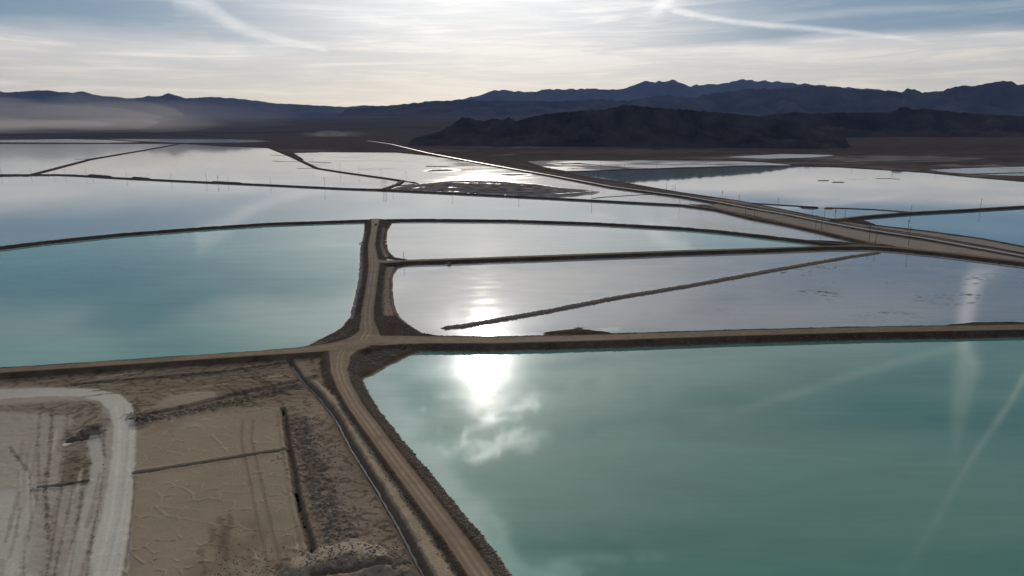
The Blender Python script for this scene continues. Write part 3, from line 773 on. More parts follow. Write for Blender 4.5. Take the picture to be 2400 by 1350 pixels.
# causeways of the foreground
berm([(-300, 893), (0, 868), (200, 855), (400, 841.5), (600, 828), (700, 821), (800, 810), (850, 800)], [4.2] * 5 + [5, 8, 9], 3.0, road=[3.4] * 5 + [4.2, 7, 8.5])
berm([(850, 800), (920, 797), (1000, 796), (1160, 797), (1400, 791), (1700, 781), (2000, 773), (2200, 770), (2400, 766), (2800, 760)], [9, 8.5, 7.5, 6.8, 6.6, 6.4, 6.2, 6.2, 6.2, 6.2], 2.8, slope=.68, road=[9, 7.5, 6, 5, 4.8, 4.6, 4.6, 4.6, 4.6, 4.6])
UPR = [(880, 514), (877, 538), (871, 574), (874, 600), (877, 618), (874, 648), (868, 690), (862, 725), (861, 752), (864, 776), (852, 798)]
berm(UPR, [6.5, 4.4, 4.4, 5.0, 5.5, 4.6, 4.4, 4.3, 4.6, 6.5, 10], 2.8, road=[4.5, 3.0, 3.0, 3.8, 4.2, 3.6, 3.5, 3.4, 3.6, 5.0, 9], rough=.8)
berm([(876, 610), (900, 614), (930, 613)], [5, 5.5, 3], 2.7, road=[4.5, 4.2, 3.0])
NEAR = [(850, 800), (807, 816), (797, 835), (795, 867), (805, 898), (833, 950), (876, 1008), (923, 1071), (974, 1138), (1025, 1205), (1076, 1272), (1119, 1335), (1175, 1420)]
berm(NEAR, [10, 9, 6.5, 5.0, 4.2, 4.0, 3.9, 3.9, 3.9, 3.9, 3.9, 3.9, 3.9], 3.0, slope=.62, road=[9, 7.5, 4.8, 3.6, 3.2, 3.0, 2.9, 2.9, 2.9, 2.9, 2.9, 2.9, 2.9], rough=.9)
STRIP = [(735, 893), (775, 935), (815, 985), (868, 1071), (930, 1170), (990, 1260), (1040, 1345), (1090, 1430)]
berm(STRIP, [1, 1.6, 2.2, 2.4, 2.4, 2.4, 2.4, 2.4], 2.05, slope=1.0, rough=.6, k=.3, mark=False)
# low muddy shoulders where the causeways meet
berm([(905, 740), (930, 770), (960, 785), (1010, 788)], [3, 6, 6, 2.5], 1.0, slope=.3, rough=2.2)
berm([(885, 745), (900, 752), (912, 765)], [4, 6, 4], 1.3, slope=.35, rough=2.4)
berm([(840, 745), (835, 765), (790, 790), (745, 805)], [3, 5, 5, 2], 1.0, slope=.3, rough=2.0)
berm([(965, 812), (900, 830), (860, 850), (830, 870)], [3, 6, 6, 4], 1.4, slope=.35, rough=2.0)
berm([(1290, 778), (1355, 774), (1420, 778)], [1, 3.4, 1], 1.0, slope=.35, rough=1.6)
berm([(2230, 762), (2300, 758), (2400, 757), (2600, 756)], [1, 3, 2.4, 2], .8, slope=.35, rough=1.8)
berm([(960, 619), (920, 624), (900, 645), (898, 680), (903, 715), (915, 745), (935, 768)], [.5, 2, 3.2, 3.0, 2.4, 2.4, 2], .7, slope=.22, rough=1.0)
berm([(940, 518), (908, 522), (896, 540), (893, 565), (897, 588), (912, 603), (945, 607)], [.5, 2, 2, 1.8, 1.8, 1.8, .5], .7, slope=.22, rough=.8)
# crusted salt shelf on the left of the upright road, scalloped
for i, yy in enumerate(np.arange(548, 745, 5.0)):
    xx = np.interp(yy, [540, 600, 650, 700, 745], [858, 856, 849, 844, 833]) + random.uniform(-2.5, 1.5)
    berm([(xx, yy), (xx + 9, yy + 1)], [random.uniform(.6, 1.6), 2.5], .45, slope=.35, rough=1.3)
# windrows along the verge of the near road
def verge(path, off, hgt, z=3.0):
    P = np.array([G(*q, z) for q in path]); d = np.gradient(P, axis=0); d /= np.linalg.norm(d, axis=1)[:, None] + 1e-9
    Q = P + np.stack([d[:, 1], -d[:, 0]], 1) * off
    s = box_slice(Q, 4)
    dm = np.min([seg_d(PX[s], PY[s], Q[i], Q[i + 1], 0, 0)[0] for i in range(len(Q) - 1)], 0) + N_m[s] * .6
    H[s] += (np.exp(-(dm / .7) ** 2) * hgt * (1 + 1.2 * N_m[s] + .8 * N_f[s]) * smooth(ROAD[s], .9, .2)).astype(np.float32)
verge(NEAR[2:], 3.6, .5); verge(NEAR[2:], -3.6, .5)
verge(UPR[1:-1], 4.0, .4); verge(UPR[1:-1], -4.0, .4)
# notches cut in the curved dike and the long dike
for path, n_ in ((CURV, 46), (LONG, 26)):
    for i in range(n_):
        x = random.uniform(-20, 1880) if path is CURV else random.uniform(20, 1580)
        xs_ = [p[0] for p in path]; y = float(np.interp(x, xs_, [p[1] for p in path]))
        g = G(x, y, 2.3); s = box_slice([g, g], 7)
        if s is None: continue
        d = np.hypot(PX[s] - g[0], (PY[s] - g[1]) * .4)
        H[s] -= (smooth(d, 2.6, .8) * .5 * smooth(ROAD[s], 1.2, .0)).astype(np.float32)

# canal water and bed
def canal():
    P = [G(*q, .2) for q in CAN]; s = box_slice(P, 9)
    ds = [seg_d(PX[s], PY[s], P[i], P[i + 1], 0, 0)[0] for i in range(len(P) - 1)]
    dm = np.min(ds, 0) + N_m[s] * .5 + N_f[s] * .2
    bed = -.55 + np.maximum(dm - .2, 0) * 1.2
    H[s] = np.minimum(H[s], bed.astype(np.float32))
    m_ = smooth(dm, 2.4, 1.4)[..., None] * .8
    COL[s][..., :3] = COL[s][..., :3] * (1 - m_) + np.array((.12, .095, .075)) * m_
canal()

# ---- colours of the earthworks
bcol = np.array([.095, .075, .058]) * (1 + .55 * N_l[..., None] + .5 * N_m[..., None])
BERM = BERM * smooth(H - HB, .15, .6) 
bm = (BERM)[..., None]
keep = (COL[..., 0] > .25)[..., None] & (RR < 0)[..., None]
rub_keep = np.zeros(PX.shape, bool)
P = [G(*q, .8) for q in RUB]; s = box_slice(P, 6)
rub_keep[s] = np.min([seg_d(PX[s], PY[s], P[i], P[i + 1], 3, 3)[0] for i in range(len(P) - 1)], 0) < 0
bm = np.where(rub_keep[..., None], 0, bm)
COL[..., :3] = COL[..., :3] * (1 - bm) + bcol * bm
# salt rim at the brine line
saltm = smooth(np.abs(H - .10), .26, .04) * smooth(N_l + N_m * .6, -.45, .25) * (land < .995) * smooth(RR, 900, 600)
saltm = np.maximum(saltm * .55, 0)
COL[..., :3] = COL[..., :3] * (1 - saltm[..., None]) + np.array([.42, .385, .35]) * saltm[..., None]
# whiter crust left of the upright road and along the right shore of its inner bend
for pts, w, c_, am in (([(856, 545), (854, 600), (847, 650), (842, 700), (830, 742)], 5.0, (.50, .48, .50), .85), ([(915, 628), (903, 655), (902, 700), (912, 740)], 2.6, (.48, .41, .34), .85),
                       ([(898, 535), (892, 560), (894, 580), (905, 602)], 1.6, (.50, .45, .42), .8), ([(745, 808), (800, 788), (830, 768)], 2.0, (.30, .25, .21), .6)):
    P = [G(*q, .4) for q in pts]; s = box_slice(P, 10)
    dm = np.min([seg_d(PX[s], PY[s], P[i], P[i + 1], w, w)[0] for i in range(len(P) - 1)], 0) + N_m[s] * 1.2
    m_ = (smooth(dm, 1.5, -1) * smooth(H[s], 1.6, .9) * am * (.75 + N_f[s]))[..., None]
    m_ = np.clip(m_, 0, 1)
    COL[s][..., :3] = COL[s][..., :3] * (1 - m_) + np.array(c_) * m_
P = [G(*q, 2.05) for q in STRIP]; s = box_slice(P, 8)
dm = np.min([seg_d(PX[s], PY[s], P[i], P[i + 1], 2.3, 2.3)[0] for i in range(len(P) - 1)], 0) + N_m[s] * 1.3 + N_f[s] * .5
m_ = (smooth(dm, .8, -.3) * smooth(H[s], 1.1, 1.6) * smooth(H[s], 2.6, 2.3))[..., None]
COL[s][..., :3] = COL[s][..., :3] * (1 - m_) + np.array((.34, .285, .215)) * (1 + .2 * N_m[s][..., None]) * m_
# road surface with wheel tracks
rn = (1 + .25 * N_m + .2 * N_l)[..., None]
rc = np.array([.215, .168, .125]) * rn
rm = ROAD[..., None]
COL[..., :3] = COL[..., :3] * (1 - rm) + rc * rm
def tracks(path, z, offs, c_, amt, w=.35):
    P = np.array([G(*q, z) for q in path]); d = np.gradient(P, axis=0); d /= np.linalg.norm(d, axis=1)[:, None] + 1e-9
    nrm = np.stack([d[:, 1], -d[:, 0]], 1)
    for o_ in offs:
        Q = P + nrm * o_
        s = box_slice(Q, 3)
        if s is None: continue
        dm = np.min([seg_d(PX[s], PY[s], Q[i], Q[i + 1], 0, 0)[0] for i in range(len(Q) - 1)], 0) + N_l[s] * .5
        m_ = (smooth(dm, w * 1.8, w * .4) * amt * np.clip(.7 + N_l[s] + N_m[s] * .6, 0, 1) * ROAD[s])[..., None]
        COL[s][..., :3] = COL[s][..., :3] * (1 - m_) + np.array(c_) * m_
tracks(NEAR, 3, (-1.9, 0, 1.9), (.17, .135, .105), .6, .4); tracks(NEAR, 3, (-.9, .9), (.34, .29, .235), .6, .4)
tracks(UPR, 2.8, (-1.2, 1.2), (.40, .36, .31), .6, .5); tracks(UPR, 2.8, (0,), (.17, .14, .11), .5, .4)
tracks([(850, 800), (1000, 796), (1160, 797), (1400, 791), (1700, 781), (2000, 773), (2400, 766)], 3, (-3, -1, 1.2, 3), (.34, .285, .225), .5, .5)
tracks([(0, 868), (400, 841.5), (700, 821), (850, 800)], 3, (-1, 1), (.34, .285, .225), .5, .5)
# tan floors of the strips between the parallel roads
for outl in ([(1600, 466), (1683, 479), (1850, 508), (2033, 545), (2167, 566), (2400, 606), (2700, 660), (2700, 690), (2400, 616), (2100, 578), (2033, 566), (1933, 541), (1850, 523), (1683, 488)],
             [(1600, 457), (1733, 476), (1850, 498), (1950, 518), (2100, 543), (2300, 574), (2700, 650), (2700, 625), (2300, 561), (2167, 543), (2000, 522), (1917, 509), (1833, 492), (1733, 472)]):
    P = GP(outl, .8); s = box_slice(P, 12)
    m_ = (blur(in_poly(PX[s], PY[s], P).astype(np.float32), 1) * smooth(H[s], 1.35, 1.05))[..., None] * .95
    COL[s][..., :3] = COL[s][..., :3] * (1 - m_) + np.array((.38, .345, .30)) * (1 + .2 * N_l[s][..., None]) * m_

def field_at(xw, yw, A=None):
    A = H if A is None else A
    r = math.hypot(xw, yw); a = math.atan2(xw, yw)
    i = min(max((math.log(max(r, R0) / R0) / DR), 0), NR - 2); j = min(max((a - A0) / DA, 0), NC - 2)
    i0, j0 = int(i), int(j); fi, fj = i - i0, j - j0
    return float((A[i0, j0] * (1 - fi) + A[i0 + 1, j0] * fi) * (1 - fj) + (A[i0, j0 + 1] * (1 - fi) + A[i0 + 1, j0 + 1] * fi) * fj)

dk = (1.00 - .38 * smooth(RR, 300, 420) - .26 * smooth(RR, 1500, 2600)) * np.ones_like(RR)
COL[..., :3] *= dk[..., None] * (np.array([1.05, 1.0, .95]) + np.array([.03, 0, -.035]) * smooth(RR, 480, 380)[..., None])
# paved road surface: mark faces
P = [G(*q, 2.2) for q in MAIN]
PAVE = np.zeros(PX.shape, np.float32)
s = box_slice(P, 12)
dpv = np.min([seg_d(PX[s], PY[s], P[i], P[i + 1], 3.6, 3.6)[0] for i in range(len(P) - 1)], 0) - np.maximum(0, CELL[s] * .5 - .8)
PAVE[s] = (dpv < 0)
m_ = PAVE[..., None] * .9
COL[..., :3] = COL[..., :3] * (1 - m_) + (np.array((.23, .22, .215)) * (1 - .65 * smooth(RR, 1200, 2200))[..., None]) * m_
COL[..., 3] = np.where(PAVE > 0, .38, COL[..., 3])

# merge into the far plain: rise of the ground behind the ponds
def plain_z(r, a):
    px = 1200 + FPX * np.tan(a)
    s_ = np.interp(px, [-600, 0, 500, 900, 1300, 1700, 2100, 2400, 3000], [.012, .012, .022, .040, .042, .026, .020, .019, .018])
    st = np.interp(px, [-600, 0, 500, 900, 1300, 1700, 2100, 2400, 3000], [5200, 5200, 4600, 4300, 4300, 4000, 3000, 2500, 2500])
    return 0.9 + s_ * 6000 * (1 - np.exp(-np.maximum(0, r - st) / 6000)) * smooth(r - st, 0, 900)
rise = plain_z(RR, AA) - .9
H += rise.astype(np.float32)

# ---- meshes: split the field's faces into setting objects
F = grid_faces(NR, NC)
V = np.stack([PX.ravel(), PY.ravel(), H.ravel()], -1)
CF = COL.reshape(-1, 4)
hm = np.maximum(np.maximum(H[:-1, :-1], H[1:, :-1]), np.maximum(H[:-1, 1:], H[1:, 1:]))
hmn = np.minimum(np.minimum(H[:-1, :-1], H[1:, :-1]), np.minimum(H[:-1, 1:], H[1:, 1:]))
show = hm > -.22
roadf = ((ROAD[:-1, :-1] + ROAD[1:, 1:]) > 1.0) & show & (PAVE[:-1, :-1] < .5)
pavef = (PAVE[:-1, :-1] > .5) & show
bermf = (BERM[:-1, :-1] > .35) & show & ~roadf & ~pavef
rubf = rub_keep[:-1, :-1] & bermf; bermf &= ~rubf
landf = show & ~roadf & ~pavef & ~bermf & ~rubf
nearm = RR[:-1, :-1] < 430
nlf = landf & nearm
# white haul road as its own surface
P = [G(*q, .8) for q in WR]; hr = np.zeros(PX.shape, bool); s = box_slice(P, 10)
hws_ = [5.5, 5.5, 4.5, 4.0, 3.8, 3.6, 3.3, 3.2, 3.3, 3.5, 3.8, 4.0, 4.2]
hr[s] = np.min([seg_d(PX[s], PY[s], P[i], P[i + 1], hws_[i], hws_[i + 1])[0] for i in range(len(P) - 1)], 0) < 0
hrf = hr[:-1, :-1] & nlf; nlf = nlf & ~hrf
flf = landf & ~nearm

def st(o, label, cat):
    if o: tag(o, label, cat, None, 'structure')
    return o
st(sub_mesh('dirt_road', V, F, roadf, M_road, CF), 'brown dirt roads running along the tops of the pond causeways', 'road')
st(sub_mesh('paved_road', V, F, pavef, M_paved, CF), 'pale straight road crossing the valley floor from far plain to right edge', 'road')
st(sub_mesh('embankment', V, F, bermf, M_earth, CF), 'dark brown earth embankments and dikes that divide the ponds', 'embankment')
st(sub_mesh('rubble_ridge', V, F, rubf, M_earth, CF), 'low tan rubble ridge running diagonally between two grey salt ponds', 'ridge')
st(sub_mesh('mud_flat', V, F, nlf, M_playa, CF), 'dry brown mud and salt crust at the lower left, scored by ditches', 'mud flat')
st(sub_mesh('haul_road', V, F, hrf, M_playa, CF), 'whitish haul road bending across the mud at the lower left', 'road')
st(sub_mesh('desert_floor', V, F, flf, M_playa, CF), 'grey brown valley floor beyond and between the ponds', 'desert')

# ---- brine sheets: a coarser grid of the same field, one object per pond
K = 3
WH = H[::K, ::K]; WXc = PX[::K, ::K]; WYc = PY[::K, ::K]; RRc = RR[::K, ::K]
nr2, nc2 = WH.shape
F2 = grid_faces(nr2, nc2)
pid = pidx[::K, ::K][:nr2 - 1, :nc2 - 1].copy()
# fill cells under dikes with the nearest pond so that no gap shows
for _ in range(7):
    for sh_, ax in ((1, 0), (-1, 0), (1, 1), (-1, 1)):
        q = np.roll(pid, sh_, ax); pid = np.where((pid < 0) & (q >= 0), q, pid)
w0_ = 0
wl = blur((H < 0.02).astype(np.float32), 3)[::K, ::K]             # how open the water is, for shore tints
wl2 = blur(np.minimum(1, np.maximum(0, (H < 0.02).astype(np.float32))), 14)[::K, ::K]
WC = np.zeros((nr2, nc2, 4), np.float32)
pv_ = pidx[::K, ::K].copy()
for _ in range(8):
    for sh_, ax in ((1, 0), (-1, 0), (1, 1), (-1, 1)):
        q = np.roll(pv_, sh_, ax); pv_ = np.where((pv_ < 0) & (q >= 0), q, pv_)
for k, (lab, c_, rg, outl) in enumerate(PONDS):
    WC[pv_ == k] = (*c_, rg)
w1 = fbm(WXc / 38, WYc / 22, 5, 91); w2 = fbm(WXc / 12, WYc / 9, 4, 95); w3 = fbm(WXc / 160, WYc / 60, 4, 97)
def wpaint(mask_k, outl, c_, amt, soft=2, warp=1.0, rg=None, z=0.0):
    P = [G(x, y, z) for x, y in outl]
    m_ = in_poly(WXc + w1 * 16 * warp + w2 * 4 * warp, WYc + w1 * 14 * warp - w2 * 4 * warp, P).astype(np.float32)
    m_ = np.clip(blur(m_, soft) * amt, 0, 1) * np.isin(pv_, mask_k)
    WC[..., :3] = WC[..., :3] * (1 - m_[..., None]) + np.array(c_) * m_[..., None]
    if rg is not None: WC[..., 3] = WC[..., 3] * (1 - m_) + rg * m_
# milky shallows along the near shore of the green pond
wpaint([0], [(830, 860), (960, 815), (1030, 840), (990, 890), (985, 980), (1030, 1050), (1110, 1110), (1200, 1185), (1190, 1230), (1280, 1270), (1360, 1440), (1150, 1440), (1000, 1230), (850, 950)], (.26, .44, .37), .85, 4, .9)
wpaint([0], [(840, 870), (905, 845), (945, 930), (985, 1035), (1080, 1108), (1150, 1180), (1135, 1235), (1205, 1290), (1260, 1440), (1150, 1440), (1000, 1230), (850, 950)], (.42, .56, .50), .85, 2, .7)
wpaint([0], [(1170, 1210), (1240, 1205), (1330, 1260), (1290, 1290), (1380, 1360), (1300, 1400), (1200, 1300)], (.34, .55, .46), .75, 1, 1.8)
wpaint([0], [(1500, 860), (2900, 780), (2900, 1500), (1300, 1500), (1250, 1000)], (.065, .185, .148), .55, 16, 2)
wpaint([1], [(-400, 640), (300, 610), (700, 640), (720, 720), (300, 780), (-400, 830)], (.085, .225, .205), .7, 12, 2)
wpaint([1], [(760, 520), (868, 520), (845, 640), (835, 760), (700, 812), (560, 835), (700, 790), (790, 740), (815, 640)], (.24, .36, .34), .7, 6, 1.0)
wpaint([2], [(1250, 500), (1990, 560), (1990, 590), (1350, 600)], (.15, .31, .275), .55, 14, 1.5)
wpaint([2], [(1560, 500), (2000, 560), (2000, 590), (1600, 595)], (.12, .34, .31), .75, 14, 1)
wpaint([3], [(900, 620), (1300, 600), (1290, 606), (1050, 625), (960, 645), (925, 690), (900, 720)], (.55, .53, .54), .8, 3, .5)
wpaint([5], [(1560, 480), (1700, 500), (2000, 566), (1990, 575), (1700, 540), (1580, 515)], (.46, .43, .41), .7, 5, .8, .2)
wpaint([5], [(1600, 510), (1850, 545), (1870, 560), (1690, 538), (1600, 528)], (.36, .30, .24), .6, 3, .8, .3)
wpaint([10], [(970, 424), (1030, 416), (1120, 410), (1230, 411), (1330, 424), (1260, 428), (1100, 424)], (.40, .39, .38), .7, 3, 1, .17)
# shallow teal lines of open brine by the banks of the salt ponds
def wline(mask_k, pts, w, c_, amt, rg=None):
    P = GP(pts)
    d = np.min([seg_d(WXc, WYc, P[i], P[i + 1], w, w)[0] for i in range(len(P) - 1)], 0)
    m_ = smooth(d, w * .9 + .4, 0) * amt * np.isin(pv_, mask_k)
    WC[..., :3] = WC[..., :3] * (1 - m_[..., None]) + np.array(c_) * m_[..., None]
    if rg is not None: WC[..., 3] = WC[..., 3] * (1 - m_) + rg * m_
wline([3], [(1070, 755), (1180, 735), (1300, 712), (1437, 686), (1621, 655), (1804, 620), (1900, 604), (1975, 592), (2020, 588)], 1.0, (.12, .26, .30), .8, .04)
wline([4], [(1340, 774), (1700, 772), (2000, 765), (2230, 756), (2400, 750), (2700, 742)], 1.1, (.07, .22, .24), .85, .04)
wline([4], [(1140, 790), (1400, 775), (1440, 771)], 2.0, (.52, .5, .5), .6)
# white salt and brown stains by every shore
edge = smooth(wl, .97, .55) * (w2 > -.35)
for k in (1, 3, 4):
    m_ = (edge * (pv_ == k) * .45)[..., None]
    WC[..., :3] = WC[..., :3] * (1 - m_) + np.array((.42, .40, .385)) * m_
# dark flecks where mud breaks the crust of the blue grey salt pond
fl = (smooth(ridged(WXc / 26 + 2, WYc / 6.0, 2, 101), .73, .86) * smooth(pn(WXc / 60, WYc / 40, 103), -.05, .25))
P = GP([(1650, 640), (2000, 605), (2500, 680), (2500, 745), (1900, 745), (1650, 730)])
fl = fl * blur(in_poly(WXc, WYc, P).astype(np.float32), 8) * (pv_ == 4)
fl = np.clip(fl, 0, 1)
WC[..., :3] = WC[..., :3] * (1 - .85 * fl[..., None]) + np.array((.09, .07, .065)) * .85 * fl[..., None]
WC[..., 3] = WC[..., 3] * (1 - fl) + .4 * fl
# mottling of the bright flat and the pinkish pond
sw = smooth(fbm(WXc / 150, WYc / 75, 5, 110), -.1, .35) * np.isin(pv_, (9, 10, 12, 13, 14))
WC[..., :3] *= (1 - .38 * sw)[..., None]
WC[..., 3] *= (1 + .5 * sw * (pv_ != 9))
def mudflat(outl, lag_t, dens, c_, warp=1.0):
    P = [G(x, y, 0) for x, y in outl]
    m_ = blur(in_poly(WXc + w3 * 40 * warp, WYc + w3 * 30 * warp + w1 * 8 * warp, P).astype(np.float32), 3)
    lag = smooth(ridged(WXc / 210 + 3, WYc / 120, 2, 71), lag_t, lag_t + .08)
    spk = .55 + .45 * smooth(pn(WXc / 14, WYc / 14, 72), -.25, .25)
    m_ = smooth(m_, .15, .85) * (1 - lag * .85) * spk * dens * np.isin(pv_, (10, 9, 13))
    WC[..., :3] = WC[..., :3] * (1 - m_[..., None]) + np.array(c_) * m_[..., None]
    mr = np.clip(m_ * 2.2, 0, 1); WC[..., 3] = WC[..., 3] * (1 - mr) + .95 * mr
mudflat([(930, 446), (960, 434), (1060, 424), (1180, 426), (1290, 434), (1410, 453), (1330, 463), (1100, 454), (940, 448)], .86, 1.0, (.075, .062, .055))
mudflat([(990, 402), (1020, 397), (1075, 396), (1060, 401)], .99, .8, (.11, .095, .085), .4)
mudflat([(845, 396), (880, 394), (930, 394), (880, 397)], .99, .8, (.10, .085, .078), .3)
mudflat([(1150, 409), (1230, 407), (1245, 411), (1200, 412)], .99, .7, (.13, .115, .105), .4)
fine3 = (fbm(WXc / 24, WYc / 10, 4, 120)) * np.isin(pv_, (3, 4))
WC[..., :3] *= (1 + .10 * fine3)[..., None]
WC[..., 3] *= np.clip(1 + .5 * fine3, .5, 1.6)
WV = np.stack([WXc.ravel(), WYc.ravel(), np.zeros(WXc.size, np.float32)], -1)
Hc = np.minimum.reduceat(np.minimum.reduceat(H, np.arange(0, NR, K), 0), np.arange(0, NC, K), 1)
rz = plain_z(RRc, AA[::K, ::K])[:nr2 - 1, :nc2 - 1] < 1.6
wvis = (blur((Hc < .35).astype(np.float32), 1)[:nr2 - 1, :nc2 - 1] > .02) & rz
for k, (lab, c_, rg, outl) in enumerate(PONDS):
    nm = 'salt_flat' if k in flats else 'pond_water'
    st(sub_mesh(nm, WV, F2, (pid == k) & wvis, M_brine, WC.reshape(-1, 4)), lab, 'salt flat' if k in flats else 'pond')

# water in the canal: a strip at brine level, and the puddle in the pit
def strip(name, pts, w, z, mat, col, lab, cat):
    P = np.array([G(*q, z) for q in pts]); d = np.gradient(P, axis=0); d /= np.linalg.norm(d, axis=1)[:, None]
    nn = np.stack([d[:, 1], -d[:, 0]], 1) * w
    vv = np.concatenate([np.c_[P - nn, np.full(len(P), z)], np.c_[P + nn, np.full(len(P), z)]])
    n_ = len(P); q = np.array([(i, i + 1 + 0, n_ + i + 1, n_ + i) for i in range(n_ - 1)])[:, ::-1]
    o = mesh_np(name, vv, q, mat, np.tile(np.array(col, np.float32), (len(vv), 1)), False)
    return st(o, lab, cat)
strip('canal_water', CAN, .38, -.30, M_brine, (.06, .09, .10, .06), 'narrow blue grey drainage canal left of the near dirt road', 'canal')
strip('puddle_water', [(190, 1022), (212, 1020), (228, 1018)], 2.2, -.45, M_brine, (.10, .11, .13, .06), 'small dark puddle in the brushy pit beside the haul road', 'puddle')

# ------------------------------------------------------------------ ground sheet, far plain and mountains
def polar_obj(name, r0, r1, nr, a0, a1, nc, zf, cf, mat, label, cat, kind='structure'):
    r = r0 * (r1 / r0) ** (np.linspace(0, 1, nr)); a = np.linspace(a0, a1, nc)
    Rg, Ag = np.meshgrid(r, a, indexing='ij'); X = Rg * np.sin(Ag); Y = Rg * np.cos(Ag)
    Z = zf(Rg, Ag, X, Y); Cc = cf(Rg, Ag, X, Y, Z)
    o = mesh_np(name, np.stack([X.ravel(), Y.ravel(), Z.ravel()], -1), grid_faces(nr, nc).reshape(-1, 4), mat, Cc.reshape(-1, 4))
    return tag(o, label, cat, None, kind)

def plain_c(r, a, X, Y, Z):
    t_ = fbm(X / 500, Y / 160, 4, 130)[..., None]; g = fbm(X / 1500, Y / 500, 3, 133)[..., None]
    c_ = np.array([.050, .041, .039]) * (1 + .5 * t_ + .35 * g)
    return np.concatenate([np.clip(c_, .02, 1), np.full(c_.shape[:-1] + (1,), .95)], -1)
polar_obj('desert_plain', 5250, 27000, 240, R(-60), R(60), 420, lambda r, a, X, Y: plain_z(r, a) - .5 + 6 * fbm(X / 700, Y / 400, 4, 140) * smooth(r, 5300, 7000), plain_c, M_desert,
          'dusty brown plain rising towards the mountains', 'plain')

g_r = 27500.0
base = mesh_np('ground', np.array([(-g_r, -g_r, -3), (g_r, -g_r, -3), (g_r, g_r, -3), (-g_r, g_r, -3)], np.float32), np.array([[0, 1, 2, 3]]), M_desert,
               np.tile(np.array([.09, .08, .07, .95], np.float32), (4, 1)), False)
st(base, 'bare valley ground under and around the ponds', 'ground')

def mountain(name, prof, D, depth, label, colr, front=.9, back=1.0, nc=620, nr=90, amp=.5, seed=0, sx=500., meander=.25, mat=None, foot=0.):
    """a range whose crest follows prof (photograph points) at distance D (number or list like prof)"""
    pxs = [p[0] for p in prof]
    azs = [math.atan2(*ray(p[0], p[1])[:2]) for p in prof]
    Ds = D if isinstance(D, (list, tuple)) else [D] * len(prof)
    zs = []
    for p, d in zip(prof, Ds):
        x, y, u = ray(*p); zs.append(CAM_H + u / math.hypot(x, y) * d)
    a = np.linspace(min(azs), max(azs), nc); o_ = np.argsort(azs)
    az_s = np.array(azs)[o_]; z_s = np.array(zs)[o_]; D_s = np.array(Ds, float)[o_]
    t_ = np.linspace(-1, 1, nr)
    Tg, Ag = np.meshgrid(t_, a, indexing='ij')
    Dg = np.interp(Ag, az_s, D_s)
    Rg = Dg + Tg * depth * np.where(Tg < 0, 1, .8)
    X = Rg * np.sin(Ag); Y = Rg * np.cos(Ag)
    cr = np.interp(Ag, az_s, z_s)
    cr = cr + (fbm(Ag * Dg / (sx * .16), Ag * 0 + seed, 4, seed + 7)) * (cr - 20) * .022
    cr = cr + (ridged(Ag * Dg / (sx * .22), Ag * 0 + seed * 1.7, 5, seed + 11) - .5) * (cr - 20) * .07
    endt = smooth(Ag, a[0], a[0] + .02) * smooth(Ag, a[-1], a[-1] - .02)
    zb = plain_z(Rg, Ag) - 12 - foot
    off = meander * pn(X / (sx * 1.6), X * 0 + seed, seed + 1)
    tt = np.clip(np.abs(Tg - off * (1 - np.abs(Tg))), 0, 1)
    tt = np.clip(tt * (1 + .55 * fbm(X / (sx * 1.1), X * 0 + seed + .5, 4, seed + 30) * smooth(tt, .1, .7)), 0, 1)
    shp = (1 - tt) ** front * smooth(np.abs(Tg), 1.0, .88)
    spur = ridged(X / sx + .3 * pn(X / sx, Y / sx, seed + 9), Y / (sx * 1.9), 6, seed + 3)
    spur2 = ridged(X / (sx * .3), Y / (sx * .5), 4, seed + 13)
    cav = (1 - spur) * 1.15 + (1 - spur2) * .32
    z = zb + (cr - zb) * endt * shp * (1 - amp * cav * smooth(tt, .0, .42) * 1.25)
    z = z + (cr - zb) * endt * .05 * (spur2 - .5) * smooth(tt, .02, .15) * smooth(tt, 1, .7)
    col = np.empty(z.shape + (4,), np.float32)
    v = fbm(X / (sx * .5), Y / (sx * .5), 5, seed + 20)
    col[..., :3] = np.array(colr) * (1 + .9 * v + .9 * (spur - .5))[..., None]
    col[..., 3] = .95
    lowf = smooth(tt, .62, .95)[..., None]
    col[..., :3] = col[..., :3] * (1 - lowf * .6) + np.array([.048, .040, .038]) * lowf * .6
    o = mesh_np(name, np.stack([X.ravel(), Y.ravel(), z.ravel()], -1), grid_faces(nr, nc).reshape(-1, 4), mat or M_desert, np.clip(col, .01, 1).reshape(-1, 4))
    return tag(o, label, 'mountain' if 'mount' in name else 'hill', None, 'structure')

# front hill, its lower neighbour at the right, then the ranges
mountain('dark_hill', [(940, 327), (985, 320), (1033, 307), (1060, 292), (1083, 275), (1107, 278), (1133, 285), (1158, 277), (1177, 282), (1193, 275), (1210, 285), (1233, 277), (1277, 267), (1333, 263),
         (1383, 257), (1400, 260), (1433, 253), (1467, 246), (1510, 251), (1600, 257), (1650, 260), (1733, 268), (1783, 273), (1840, 283), (1900, 296), (1960, 312), (2010, 325)],
         3500, 380, 'dark rocky hill standing behind the mirror pond', (.030, .026, .024), seed=2, sx=230, amp=.42, nc=760, nr=120)
mountain('low_hill', [(1700, 285), (1793, 270), (1867, 262), (1893, 266), (2000, 264), (2080, 263), (2100, 261), (2109, 253), (2122, 251), (2140, 257), (2167, 255), (2233, 262), (2400, 273), (2600, 280), (2900, 290)],
         4700, 430, 'dark broken hills at the right behind the dark rocky hill', (.030, .024, .021), seed=5, sx=300, amp=.5, nc=560, nr=90)
mountain('mountain_range', [(-500, 225), (-200, 210), (0, 215), (30, 217), (100, 212), (170, 218), (192, 214), (225, 223), (300, 230), (350, 226), (395, 220), (440, 231), (490, 227), (575, 233), (650, 243), (740, 247), (810, 251), (850, 248), (900, 248), (960, 256), (1000, 268)],
         20000, 2600, 'long dark blue mountain range at the left behind the dust', (.035, .033, .032), seed=8, sx=1700, amp=.35)
